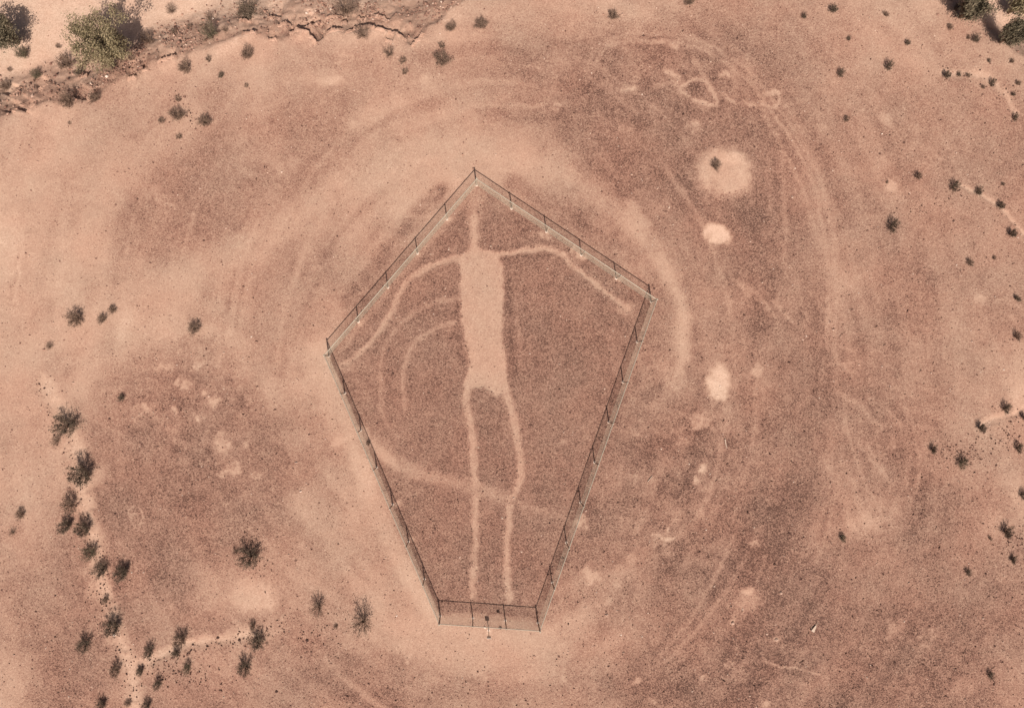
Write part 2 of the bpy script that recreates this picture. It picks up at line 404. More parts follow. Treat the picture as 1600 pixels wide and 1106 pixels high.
# bleached gravel blotches
for (qx, qy, r, v) in ((1094, 733, 13, 1.0), (1087, 752, 6, .9), (1042, 842, 15, 1.0), (920, 900, 17, .9), (1105, 664, 16, .85), (1090, 655, 12, .8), (965, 912, 7, .8), (905, 820, 16, .85),
                     (1183, 850, 10, .75), (1145, 972, 5, 1.0), (1213, 998, 6, 1.0), (995, 1064, 6, .95), (1140, 1040, 7, .85), (1197, 1100, 6, 1.0), (1100, 1060, 9, .8),
                     (985, 870, 8, .8), (994, 890, 8, .8), (1018, 1093, 8, .85), (880, 1060, 8, .85), (760, 1046, 18, .8), (815, 1060, 5, .95), (640, 1026, 10, .9),
                     (985, 202, 6, .95), (1085, 198, 10, .85), (870, 168, 10, .75), (845, 105, 10, .8), (240, 305, 16, .9), (255, 320, 12, .9), (410, 225, 50, .72), (330, 630, 16, .95), (285, 600, 14, .92),
                     (262, 575, 14, .9), (305, 570, 16, .92), (230, 640, 12, .85), (275, 640, 10, .85), (310, 655, 9, .85), (350, 695, 18, .8), (365, 735, 14, .85), (400, 745, 8, .9), (345, 740, 8, .88), (525, 690, 16, .9),
                     (700, 343, 8, 1.05), (651, 398, 6, 1.0), (850, 364, 13, .8), (905, 396, 13, .9), (912, 402, 5, 1.1), (966, 436, 7, .95), (562, 506, 9, .9), (620, 786, 6, .95), (644, 840, 7, .85), (880, 690, 6, .6),
                     (795, 935, 12, .75), (764, 987, 4.5, 1.2), (1440, 1000, 20, .55), (1400, 985, 18, .52), (1190, 610, 8, .7)):
    rb = random.Random(int(qx * 13 + qy))
    if r < 7: spot(qx, qy, r, r * .75, v, .75, .6, 20, patchy=.5, seed=360)
    else:
        spot(qx, qy, r, r * .7, v, .28, .8, 20, patchy=.7, seed=360)
        for _ in range(int(4 + r * .5)):
            spot(qx + rb.gauss(0, r * .5), qy + rb.gauss(0, r * .4), r * rb.uniform(.12, .38), r * rb.uniform(.10, .26), v, .7, .6, rb.uniform(0, 180), patchy=.4, seed=360)
stroke([(880, 990), (965, 1040)], 20, .5, .4, 18, patchy=.5)
stroke([(1192, 1035), (1210, 1043), (1245, 1042), (1262, 1050), (1278, 1052)], 3, .95, .7, 3, patchy=.5)
stroke([(730, 168), (760, 165), (800, 166), (850, 168)], 7, .78, .6, 6, patchy=.3)
stroke([(740, 175), (800, 172), (850, 176)], 7, .44, .5, 6, patchy=.3)
# dark bands of pavement at the left and in the far left tracks
stroke([(20, 470), (30, 430), (40, 390)], 16, .66, .6, 14, patchy=.6); stroke([(36, 380), (30, 430), (24, 470)], 5, 1.0, .7, 5)
stroke([(10, 500), (20, 560), (10, 640)], 24, .70, .5, 20, patchy=.4)
stroke([(240, 290), (330, 240), (420, 215), (520, 190)], 60, .42, .55, 50, patchy=.3)
stroke([(150, 400), (160, 320), (210, 260), (280, 215)], 50, .86, .5, 40)
stroke([(40, 560), (110, 510), (190, 470), (270, 442), (345, 410), (430, 362), (520, 306), (600, 264), (700, 236), (800, 230)], 48, .84, .68, 40, patchy=.3)
stroke([(400, 560), (420, 500), (430, 450)], 50, .55, .5, 40, patchy=.5)
stroke([(130, 640), (180, 600), (240, 560), (330, 560), (400, 590)], 26, .70, .4, 26, patchy=.5)
stroke([(440, 820), (490, 850), (520, 900), (540, 940)], 36, .42, .7, 24, patchy=.3)
stroke([(560, 790), (580, 850), (610, 910)], 20, .55, .5, 24, patchy=.6)
stroke([(400, 960), (450, 980), (520, 985)], 20, .5, .5, 24, patchy=.5)
stroke([(980, 930), (940, 985), (890, 1040)], 26, .34, .6, 24, patchy=.3)
stroke([(1000, 880), (970, 950)], 16, .34, .5, 16, patchy=.3)
stroke([(740, 25), (840, 25), (900, 40)], 40, .58, .5, 40, patchy=.5)
stroke([(900, 200), (1000, 210), (1060, 225)], 50, .30, .6, 50, patchy=.2)
stroke([(60, 180), (130, 215), (60, 260), (20, 300)], 30, .95, .35, 30, patchy=.3)

for (qx, qy, rx, ry, v) in ((1040, 720, 130, 190, 1.0), (300, 640, 120, 130, .9), (1000, 130, 170, 110, .8), (1200, 1040, 160, 80, .7), (850, 340, 140, 60, .8), (930, 900, 90, 80, .9),
                            (760, 650, 230, 300, .45), (1330, 700, 130, 130, .55), (330, 250, 150, 90, .55)):
    mottle(qx, qy, rx, ry, v)
for pts, w, dep in CHANNELS:
    stroke(pts, w, .97, .9, w * 1.1, patchy=.5, depth=dep, seed=350)

# wash sand and bank colours
P = P + (1.06 - P) * sstep(.6, 3.2, S1) * .9
P = P + (1.04 - P) * sstep(.3, 2.2, S2) * .9
bankm = sstep(-.2, .5, S1) * (1 - sstep(2.6, 5.0, S1))
P = P - bankm * .10 * (1 + 2.2 * fbm(X, Y, .9, 371, 3))

# blotches and grit in the pavement
m1 = fbm(X, Y, 0.62, 381, 3); m2 = fbm(X, Y, 1.7, 391, 3)
palef = np.clip((P - .1) / .8, 0, 1)
P = P + MOT * (0.26 * m1 + 0.16 * m2) * (1.15 - palef)
w1 = np.abs(fbm(X, Y, 0.9, 401, 2))                       # bleached vein-like gravel
P = P + np.clip(MOT - .5, 0, 1) * .55 * (1 - sstep(0.0, .10, w1)) * sstep(-.1, .35, m2)
P = np.clip(P, 0.0, 1.25)

# relief: figure and tracks lie a little lower than the gravel, coarse ground is rougher
gb = np.clip(GLYPH, 0, 1)
Z = Z - 0.03 * gb + 0.012 * np.exp(-((gb - .25) / .2) ** 2) * (1 + fbm(X, Y, .4, 481, 2))
fine = (np.abs(X) < 47) & (np.abs(Y) < 34)
Z = Z + fine * (0.010 * fbm(X, Y, .35, 411, 2) * (1.3 - np.clip(P, 0, 1)) + .022 * fbm(X, Y, 1.6, 421, 3))
Z = Z + fine * bankm * (0.13 * fbm(X, Y, .9, 431, 3) + .05 * fbm(X, Y, .3, 436, 2))
Z = Z - fine * sstep(2.5, 5, S1) * 0.05 * fbm(X, Y, 1.8, 441, 3)

LEDGES = (
    ([(452, 53), (467, 46), (485, 37), (502, 31)], .55, 'longest black cracked rock ledge at the top of the bank, rising to the right'),
    ([(467, 47), (482, 51), (495, 67)], .34, 'short ledge running down right from the longest black crack'),
    ([(505, 57), (516, 48), (537, 46)], .36, 'broken rock ledge just right of the longest black crack'),
    ([(540, 50), (562, 42), (580, 41), (592, 47), (620, 51), (636, 62)], .40, 'long wavy rock ledge passing under the sparse twiggy shrub'),
    ([(557, 27), (572, 26)], .34, 'short dark ledge above the sparse twiggy shrub'),
    ([(531, 34), (542, 34)], .30, 'tiny dark ledge between the longest crack and the top shrub'),
    ([(374, 33), (382, 31), (391, 30)], .42, 'small dark ledge under the dark shrub at the top edge'),
    ([(379, 52), (390, 51), (402, 51)], .34, 'small flat ledge below the dark top edge shrub'),
    ([(417, 28), (428, 26), (438, 26)], .26, 'thin ledge right of the dark top edge shrub'),
    ([(418, 62), (432, 60)], .24, 'faint little ledge at the left foot of the longest crack'),
    ([(246, 96), (260, 92), (277, 88)], .44, 'dark straight ledge right of the large green tree'),
    ([(199, 123), (207, 121), (214, 119)], .40, 'dark wedge ledge below the large green tree'),
    ([(222, 110), (231, 107)], .30, 'tiny ledge between the wedge ledge and the straight ledge'),
    ([(20, 177), (26, 168), (33, 160)], .42, 'dark ledge near the left edge at the lower end of the bank'),
    ([(42, 176), (48, 168), (55, 160)], .36, 'second dark ledge from the left edge along the bank'),
    ([(136, 157), (141, 148), (146, 142)], .36, 'dark ledge beside the right one of the two bank shrubs'),
    ([(642, 73), (652, 62), (661, 51)], .24, 'rightmost thin ledge slanting up at the end of the bank'),
    ([(14, 150), (24, 141), (32, 134)], .34, 'dark slanting ledge on the bank beside the left edge'),
    ([(434, 40), (446, 36), (456, 37)], .26, 'thin crack ledge left of the upper end of the longest crack'),
    ([(508, 27), (524, 24), (536, 25)], .24, 'thin dark crack above the tiny ledge under the top shrub'),
    ([(580, 22), (596, 24), (606, 30)], .26, 'thin crack right of the short ledge above the sparse twiggy shrub'),
    ([(600, 60), (612, 66)], .22, 'little crack under the right half of the wavy ledge'),
    ([(60, 140), (70, 132), (78, 126)], .32, 'slanted dark crack on the bank between the two left trees'),
    ([(126, 119), (137, 117)], .30, 'small ledge at the foot of the large green tree on its left'))
for pts, h, lab in LEDGES:
    q = smooth_poly([at(*p)[:2] for p in pts], 2)
    sl = box_of(q, 2.6)
    d, f = seg_dist(X[sl], Y[sl], q)
    dx, dy = q[-1][0] - q[0][0], q[-1][1] - q[0][1]
    # which side of the line: north of it (towards the wash)
    ln = math.hypot(dx, dy); nx_, ny_ = -dy / ln, dx / ln
    if ny_ < 0: nx_, ny_ = -nx_, -ny_
    best = np.full(d.shape, 1e9); side = np.zeros(d.shape)
    for (ax, ay), (bx, by) in zip(q[:-1], q[1:]):
        t = np.clip(((X[sl] - ax) * (bx - ax) + (Y[sl] - ay) * (by - ay)) / ((bx - ax) ** 2 + (by - ay) ** 2 + 1e-9), 0, 1)
        ux, uy = X[sl] - ax - t * (bx - ax), Y[sl] - ay - t * (by - ay)
        dd = np.hypot(ux, uy); m = dd < best
        best = np.where(m, dd, best); side = np.where(m, ux * nx_ + uy * ny_, side)
    ends = sstep(0, .25, f) * sstep(0, .25, 1 - f)
    hh = h * .9 * ends * (1 + .4 * fbm(X[sl], Y[sl], .5, 471, 2))
    Z[sl] -= np.where(side > 0, hh * (1 - sstep(.1, 2.2, d)) * sstep(0, .08, side), 0)
    Z[sl] += np.where(side <= 0, .3 * hh * (1 - sstep(.05, 1.1, d)), 0)

def ground_z(x, y):
    i = min(max(int(np.searchsorted(gx, x)), 1), len(gx) - 1); j = min(max(int(np.searchsorted(gy, y)), 1), len(gy) - 1)
    fx = (x - gx[i - 1]) / (gx[i] - gx[i - 1]); fy = (y - gy[j - 1]) / (gy[j] - gy[j - 1])
    return float((Z[j - 1, i - 1] * (1 - fx) + Z[j - 1, i] * fx) * (1 - fy) + (Z[j, i - 1] * (1 - fx) + Z[j, i] * fx) * fy)

# ------------------------------------------------------------------ materials
def new_mat(name):
    m = bpy.data.materials.new(name); m.use_nodes = True
    nt = m.node_tree
    b = nt.nodes['Principled BSDF']
    b.inputs['Specular IOR Level'].default_value = 0.2
    return m, nt, b

def node(nt, typ, **kw):
    n = nt.nodes.new(typ)
    for k, v in kw.items(): setattr(n, k, v)
    return n

def ramp(nt, stops):
    r = nt.nodes.new('ShaderNodeValToRGB')
    e = r.color_ramp.elements
    while len(e) > 1: e.remove(e[-1])
    e[0].position = stops[0][0]; e[0].color = (*stops[0][1], 1)
    for p, c in stops[1:]:
        k = e.new(p); k.color = (*c, 1)
    return r

def math_node(nt, op, a, b=None, clamp=False):
    n = nt.nodes.new('ShaderNodeMath'); n.operation = op; n.use_clamp = clamp
    for i, v in enumerate((a, b)):
        if v is None: continue
        if isinstance(v, (int, float)): n.inputs[i].default_value = v
        else: nt.links.new(v, n.inputs[i])
    return n.outputs[0]

SOIL = [(0.0, (.102, .054, .042)), (.16, (.208, .112, .086)), (.36, (.287, .165, .125)), (.56, (.364, .227, .172)), (.76, (.442, .290, .221)), (1.0, (.576, .405, .318))]
def soil_material():
    m, nt, b = new_mat('desert_soil')
    L = nt.links
    geo = node(nt, 'ShaderNodeNewGeometry')
    at_ = node(nt, 'ShaderNodeAttribute', attribute_name='pale')
    n1 = node(nt, 'ShaderNodeTexNoise'); n1.inputs['Scale'].default_value = 9.5; n1.inputs['Detail'].default_value = 3; n1.inputs['Roughness'].default_value = .7
    n2 = node(nt, 'ShaderNodeTexNoise'); n2.inputs['Scale'].default_value = 1.6; n2.inputs['Detail'].default_value = 4
    n3 = node(nt, 'ShaderNodeTexNoise'); n3.inputs['Scale'].default_value = 19.0; n3.inputs['Detail'].default_value = 2
    vor = node(nt, 'ShaderNodeTexVoronoi'); vor.inputs['Scale'].default_value = 12.0
    for n in (n1, n2, n3, vor): L.new(geo.outputs['Position'], n.inputs['Vector'])
    a = math_node(nt, 'MULTIPLY', math_node(nt, 'SUBTRACT', n1.outputs['Fac'], .5), 1.15)
    sep = node(nt, 'ShaderNodeSeparateColor'); L.new(vor.outputs['Color'], sep.inputs[0])
    vv = math_node(nt, 'MULTIPLY', math_node(nt, 'SUBTRACT', sep.outputs[0], .5), .46)
    c = math_node(nt, 'MULTIPLY', math_node(nt, 'SUBTRACT', n2.outputs['Fac'], .5), .16)
    d = math_node(nt, 'MULTIPLY', math_node(nt, 'SUBTRACT', n3.outputs['Fac'], .5), .45)
    clump = math_node(nt, 'ADD', .45, math_node(nt, 'MULTIPLY', n2.outputs['Fac'], 1.1))
    inv = math_node(nt, 'SUBTRACT', 1.30, at_.outputs['Fac'])        # dust hides the grit
    inv = math_node(nt, 'MULTIPLY', math_node(nt, 'MAXIMUM', inv, .46), clump)
    grit = math_node(nt, 'MULTIPLY', math_node(nt, 'ADD', math_node(nt, 'ADD', a, vv), d), inv)
    s = math_node(nt, 'ADD', math_node(nt, 'ADD', at_.outputs['Fac'], grit), c)
    s = math_node(nt, 'DIVIDE', s, 1.2, clamp=True)
    r = ramp(nt, SOIL); L.new(s, r.inputs['Fac'])
    # slight hue drift between pinkish and tan soil
    n4 = node(nt, 'ShaderNodeTexNoise'); n4.inputs['Scale'].default_value = .22; n4.inputs['Detail'].default_value = 3
    L.new(geo.outputs['Position'], n4.inputs['Vector'])
    mx = node(nt, 'ShaderNodeMix', data_type='RGBA', blend_type='MULTIPLY'); mx.inputs[0].default_value = 1
    r2 = ramp(nt, [(.35, (1.0, .96, .93)), (.65, (.97, 1.0, .98))]); L.new(n4.outputs['Fac'], r2.inputs['Fac'])
    L.new(r.outputs['Color'], mx.inputs[6]); L.new(r2.outputs['Color'], mx.inputs[7])
    L.new(mx.outputs[2], b.inputs['Base Color'])
    b.inputs['Roughness'].default_value = .95
    bp = node(nt, 'ShaderNodeBump'); bp.inputs['Strength'].default_value = .55; bp.inputs['Distance'].default_value = .06
    hsum = math_node(nt, 'MULTIPLY', math_node(nt, 'ADD', n1.outputs['Fac'], math_node(nt, 'MULTIPLY', n3.outputs['Fac'], .5)), inv)
    L.new(hsum, bp.inputs['Height']); L.new(bp.outputs['Normal'], b.inputs['Normal'])
    return m
M_SOIL = soil_material()

def tone_material(name, stops, rough=.9, noise_scale=8.0, noise_amt=.25):
    """colour picked by the per-piece 'tone' attribute plus a little grain"""
    m, nt, b = new_mat(name)
    L = nt.links
    a = node(nt, 'ShaderNodeAttribute', attribute_name='tone')
    geo = node(nt, 'ShaderNodeNewGeometry')
    n = node(nt, 'ShaderNodeTexNoise'); n.inputs['Scale'].default_value = noise_scale; n.inputs['Detail'].default_value = 3
    L.new(geo.outputs['Position'], n.inputs['Vector'])
    s = math_node(nt, 'ADD', a.outputs['Fac'], math_node(nt, 'MULTIPLY', math_node(nt, 'SUBTRACT', n.outputs['Fac'], .5), noise_amt), clamp=True)
    r = ramp(nt, stops); L.new(s, r.inputs['Fac'])
    L.new(r.outputs['Color'], b.inputs['Base Color'])
    b.inputs['Roughness'].default_value = rough
    return m

def plain_material(name, c1, c2, scale=6.0, rough=.8, metal=0.0, bump=0.0):
    m, nt, b = new_mat(name)
    L = nt.links
    tc = node(nt, 'ShaderNodeTexCoord')
    n = node(nt, 'ShaderNodeTexNoise'); n.inputs['Scale'].default_value = scale; n.inputs['Detail'].default_value = 4
    L.new(tc.outputs['Object'], n.inputs['Vector'])
    r = ramp(nt, [(.3, c1), (.7, c2)]); L.new(n.outputs['Fac'], r.inputs['Fac'])
    L.new(r.outputs['Color'], b.inputs['Base Color'])
    b.inputs['Roughness'].default_value = rough; b.inputs['Metallic'].default_value = metal
    if bump:
        bp = node(nt, 'ShaderNodeBump'); bp.inputs['Strength'].default_value = bump; bp.inputs['Distance'].default_value = .05
        L.new(n.outputs['Fac'], bp.inputs['Height']); L.new(bp.outputs['Normal'], b.inputs['Normal'])
    return m

M_STONE = tone_material('gravel_stone', [(0, (.050, .026, .022)), (.35, (.150, .078, .060)), (.7, (.34, .20, .15)), (.92, (.55, .40, .32)), (1, (.72, .62, .54))])
M_LEDGE = plain_material('ledge_rock', (.36, .215, .155), (.50, .32, .24), 3.0, .95, 0, .6)
M_GALV = plain_material('galvanised_steel', (.34, .295, .235), (.45, .395, .32), 14.0, .6, .25)
M_WIRE = plain_material('galvanised_wire', (.34, .29, .22), (.44, .375, .29), 9.0, .7, .1)
M_CONC = plain_material('footing_concrete', (.52, .40, .33), (.66, .53, .45), 9.0, .95, 0, .3)
M_SIGN = plain_material('sign_aluminium', (.60, .57, .53), (.72, .69, .65), 5.0, .5, .2)
M_SIGNFACE = plain_material('sign_face_paint', (.66, .64, .60), (.74, .72, .68), 4.0, .6)
M_STEM = plain_material('dry_stem', (.15, .10, .074), (.25, .175, .13), 5.0, .95)
M_WOOD = plain_material('weathered_wood', (.46, .35, .275), (.58, .46, .37), 12.0, .9)
def leaf_mat(name, a, b_): return tone_material(name, [(0, a), (1, b_)], .85, 6.0, .5)
M_LEAF = {'dark': leaf_mat('creosote_leaf', (.080, .058, .042), (.190, .142, .104)),
          'brown': leaf_mat('dry_brown_leaf', (.105, .066, .048), (.240, .160, .118)),
          'olive': leaf_mat('olive_leaf', (.080, .066, .042), (.190, .155, .104)),
          'tree': leaf_mat('tree_leaf', (.120, .098, .052), (.330, .265, .165))}

# ------------------------------------------------------------------ mesh helpers
def mesh_np(name, V, F, mat, attrs=None, smooth=False):
    """V (n,3) array, F (m,k) array of equal-sized faces"""
    me = bpy.data.meshes.new(name)
    V = np.asarray(V, np.float32); F = np.asarray(F, np.int32)
    k = F.shape[1]
    me.vertices.add(len(V)); me.vertices.foreach_set('co', V.ravel())
    me.loops.add(F.size); me.loops.foreach_set('vertex_index', F.ravel())
    me.polygons.add(len(F))
    me.polygons.foreach_set('loop_start', np.arange(0, F.size, k, dtype=np.int32))
    me.polygons.foreach_set('loop_total', np.full(len(F), k, np.int32))
    me.polygons.foreach_set('use_smooth', np.full(len(F), smooth, bool))
    for an, av in (attrs or {}).items():
        a = me.attributes.new(an, 'FLOAT', 'POINT'); a.data.foreach_set('value', np.asarray(av, np.float32))
    me.update(calc_edges=True)
    if mat: me.materials.append(mat)
    return me

def link(name, me, parent=None, loc=(0, 0, 0)):
    o = bpy.data.objects.new(name, me); C.objects.link(o)
    o.location = loc
    if parent: o.parent = parent
    return o

def tag(o, label, cat, group=None):
    o['label'] = label; o['category'] = cat
    if group: o['group'] = group
    return o

def thing(name, label, cat, loc=(0, 0, 0), group=None):
    o = bpy.data.objects.new(name, None); C.objects.link(o)
    o.location = loc; o.empty_display_size = .3
    return tag(o, label, cat, group)

class MB:
    """collects quads and triangles"""
    def __init__(s): s.v = []; s.f = []; s.t = []
    def add(s, vs, fs, tone=None):
        o = len(s.v); s.v += [tuple(p) for p in vs]; s.f += [tuple(i + o for i in f) for f in fs]
        s.t += [tone if tone is not None else .5] * len(vs)
    def tube(s, pts, rads, n=6, cap=True):
        pts = [Vector(p) for p in pts]; rings = []
        for i, p in enumerate(pts):
            d = (pts[min(i + 1, len(pts) - 1)] - pts[max(i - 1, 0)]).normalized()
            a = d.cross(Vector((0, 0, 1)));
            if a.length < 1e-3: a = Vector((1, 0, 0))
            a.normalize(); b = d.cross(a)
            r = rads[i] if isinstance(rads, (list, tuple)) else rads
            rings.append([p + a * (math.cos(2 * math.pi * k / n) * r) + b * (math.sin(2 * math.pi * k / n) * r) for k in range(n)])
        vs = [q for r in rings for q in r]; fs = []
        for i in range(len(pts) - 1):
            for k in range(n):
                fs.append((i * n + k, i * n + (k + 1) % n, (i + 1) * n + (k + 1) % n, (i + 1) * n + k))
        if cap: fs += [tuple(range(n))[::-1], tuple((len(pts) - 1) * n + k for k in range(n))]
        s.add(vs, fs)
    def box(s, c, sz, rot=0.0):
        cx, cy, cz = c; hx, hy, hz = sz[0] / 2, sz[1] / 2, sz[2] / 2
        vs = []
        for dz in (-hz, hz):
            for dx, dy in ((-hx, -hy), (hx, -hy), (hx, hy), (-hx, hy)):
                vs.append((cx + dx * math.cos(rot) - dy * math.sin(rot), cy + dx * math.sin(rot) + dy * math.cos(rot), cz + dz))
        s.add(vs, [(0, 3, 2, 1), (4, 5, 6, 7), (0, 1, 5, 4), (1, 2, 6, 5), (2, 3, 7, 6), (3, 0, 4, 7)])
    def mesh(s, name, mat, smooth=False):
        me = bpy.data.meshes.new(name); me.from_pydata(s.v, [], s.f); me.update()
        a = me.attributes.new('tone', 'FLOAT', 'POINT'); a.data.foreach_set('value', np.array(s.t, np.float32))
        if smooth: me.polygons.foreach_set('use_smooth', np.full(len(me.polygons), True))
        me.materials.append(mat); return me

# ------------------------------------------------------------------ the ground, cut into its surfaces
ny, nx = X.shape
idx = np.arange(ny * nx).reshape(ny, nx)
quads = np.stack([idx[:-1, :-1], idx[:-1, 1:], idx[1:, 1:], idx[1:, :-1]], -1).reshape(-1, 4)
def cellmean(A): return (A[:-1, :-1] + A[:-1, 1:] + A[1:, 1:] + A[1:, :-1]).ravel() / 4
cg = cellmean(GLYPH) > .45
cp = (cellmean(PATHM) > .5) & ~cg
cw = ((cellmean(S1) > .25) | (cellmean(S2) > .25)) & ~cg & ~cp
VALL = np.stack([X.ravel(), Y.ravel(), Z.ravel()], 1); PALL = P.ravel()
def ground_piece(name, mask):
    f = quads[mask]; u, inv = np.unique(f.ravel(), return_inverse=True)
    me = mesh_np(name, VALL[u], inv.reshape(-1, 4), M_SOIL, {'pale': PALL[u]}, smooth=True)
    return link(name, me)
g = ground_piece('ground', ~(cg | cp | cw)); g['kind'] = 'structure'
g = ground_piece('path', cp); g['kind'] = 'structure'
g = ground_piece('dry_wash', cw); g['kind'] = 'structure'
g = ground_piece('geoglyph', cg)
tag(g, 'pale human figure with outstretched arms scraped into the dark gravel inside the fence', 'geoglyph')

# ------------------------------------------------------------------ loose gravel (uncountable)
OCT_V = np.array([[1, 0, 0], [-1, 0, 0], [0, 1, 0], [0, -1, 0], [0, 0, 1], [0, 0, -1]], float)
OCT_F = np.array([[0, 2, 4], [2, 1, 4], [1, 3, 4], [3, 0, 4], [2, 0, 5], [1, 2, 5], [3, 1, 5], [0, 3, 5]])
def idx_of(x, y):
    return np.clip(np.searchsorted(gy, y) - 1, 0, ny - 1), np.clip(np.searchsorted(gx, x) - 1, 0, nx - 1)
def stones(name, x, y, r, tone, flat=(.35, .7), sink=.25):
    n = len(x); j, i = idx_of(x, y)
    z = Z[j, i]
    ang = RNG.uniform(0, 6.283, n)
    sx = r * RNG.uniform(.75, 1.35, n); sy = r * RNG.uniform(.6, 1.0, n); sz = r * RNG.uniform(flat[0], flat[1], n)
    V = OCT_V[None] * np.stack([sx, sy, sz], 1)[:, None, :]
    V = V + RNG.uniform(-.22, .22, V.shape) * r[:, None, None]
    c, s = np.cos(ang)[:, None], np.sin(ang)[:, None]
    vx = V[..., 0] * c - V[..., 1] * s + x[:, None]; vy = V[..., 0] * s + V[..., 1] * c + y[:, None]
    vz = V[..., 2] + (z + sz * (1 - sink) * .6)[:, None]
    VV = np.stack([vx, vy, vz], -1).reshape(-1, 3)
    FF = (OCT_F[None] + (np.arange(n) * 6)[:, None, None]).reshape(-1, 3)
    o = link(name, mesh_np(name, VV, FF, M_STONE, {'tone': np.repeat(tone, 6)}))
    o['kind'] = 'stuff'
    return o
def scatter(n, seed):
    r = np.random.default_rng(seed)
    return r.uniform(-40.5, 45, n), r.uniform(-28, 32, n), r
x, y, r = scatter(240000, 5)
j, i = idx_of(x, y); p = P[j, i]
keep = r.uniform(0, 1, len(x)) < np.clip(.62 - .58 * p, .03, 1) * (0.65 + .7 * MOT[j, i]) * (1 + 2.0 * ((GLYPH[j, i] > .04) & (GLYPH[j, i] < .5)))
x, y, p = x[keep], y[keep], p[keep]
rad = .020 + .040 * r.uniform(0, 1, len(x)) ** 3 + .07 * r.uniform(0, 1, len(x)) ** 22
tn = np.clip(.30 + .42 * p + r.normal(0, .15, len(x)), .16, .82)
white = r.uniform(0, 1, len(x)) < .030
tn[white] = r.uniform(.78, .95, white.sum()); rad[white] *= 1.15
stones('gravel', x, y, rad, tn)
# dark cobbles along the little channels and on the banks
px_, py_, rr_, tt_ = [], [], [], []
for (ax, ay, bx, by, w, n) in ((60, 600, 135, 780, 16, 60), (130, 790, 160, 930, 22, 110), (150, 920, 215, 1100, 26, 160), (215, 1040, 420, 985, 14, 150), (420, 985, 540, 985, 26, 90),
                               (250, 1050, 340, 1060, 26, 90), (1500, 720, 1600, 660, 28, 160), (1460, 700, 1520, 712, 20, 60), (1400, 340, 1500, 300, 20, 30), (1560, 860, 1600, 830, 14, 40),
                               (1450, 110, 1600, 160, 20, 60), (270, 140, 310, 200, 18, 60), (1200, 740, 1330, 760, 40, 40), (380, 840, 420, 900, 22, 50)):
    for _ in range(n):
        t = random.random(); q = fl(ax + (bx - ax) * t + random.gauss(0, w * .5), ay + (by - ay) * t + random.gauss(0, w * .5))
        px_.append(q[0]); py_.append(q[1]); rr_.append(.035 + .06 * random.random() ** 2); tt_.append(max(.08, random.gauss(.28, .12)))
stones('cobbles', np.array(px_), np.array(py_), np.array(rr_), np.array(tt_), (.5, .9))
x, y, r = scatter(420000, 9)
j, i = idx_of(x, y); keep = r.uniform(0, 1, len(x)) < .75 * bankm[j, i] * np.clip(.38 + 1.3 * fbm(x, y, 2.2, 461, 3), .05, 1)
x, y = x[keep], y[keep]
stones('bank_rubble', x, y, .03 + .10 * r.uniform(0, 1, len(x)) ** 3, np.clip(r.normal(.60, .16, len(x)), .1, .95), (.5, .9))

# ------------------------------------------------------------------ eroded rock ledges at the wash edge
def ledge(pts, h, label, depth=.34):
    """a thin, broken caprock lip over the step in the ground"""
    q0 = smooth_poly([at(*p)[:2] for p in pts], 2)
    rnd = random.Random(int(pts[0][0] * 7 + pts[0][1]))
    q = []
    for a, b in zip(q0[:-1], q0[1:]):
        for t in (0, .5): q.append((a[0] + (b[0] - a[0]) * t + rnd.uniform(-.05, .05), a[1] + (b[1] - a[1]) * t + rnd.uniform(-.05, .05)))
    q.append(q0[-1]); n = len(q); rows = []
    dx, dy = q[-1][0] - q[0][0], q[-1][1] - q[0][1]; ln = math.hypot(dx, dy); nr = Vector((-dy / ln, dx / ln))
    if nr.y < 0: nr = -nr
    ox, oy = q[n // 2]; oz = ground_z(ox, oy)
    for k, (x, y) in enumerate(q):
        w = rnd.uniform(.6, 1.3); j0 = rnd.uniform(-.05, .05); lip = rnd.uniform(.0, .09); th = rnd.uniform(.05, .12)
        zs = ground_z(x - nr.x * depth * w, y - nr.y * depth * w); zt = ground_z(x - nr.x * .12, y - nr.y * .12) + rnd.uniform(.015, .05)
        def pt(off, z): return (x + nr.x * (off + j0) - ox, y + nr.y * (off + j0) - oy, z - oz)
        rows.append([pt(-depth * w, zs - .03), pt(-depth * .5 * w, (zs + zt) / 2 + .015), pt(-.04, zt), pt(lip, zt - .02), pt(lip - .01, zt - th), pt(-.10, zt - th - .06), pt(-depth * w, zs - .2)])
    m = 7; vs = [p for r_ in rows for p in r_]; fs = []
    for k in range(n - 1):
        for t in range(m):
            fs.append((k * m + t, k * m + (t + 1) % m, (k + 1) * m + (t + 1) % m, (k + 1) * m + t))
    fs += [tuple(range(m))[::-1], tuple((n - 1) * m + t for t in range(m))]
    mb = MB(); mb.add(vs, fs)
    tag(link('rock_ledge', mb.mesh('rock_ledge', M_LEDGE), loc=(ox, oy, oz)), label, 'rock ledge', 'eroded rock ledges along the wash edge')
for pts, h, lab in LEDGES: ledge(pts, h, lab)

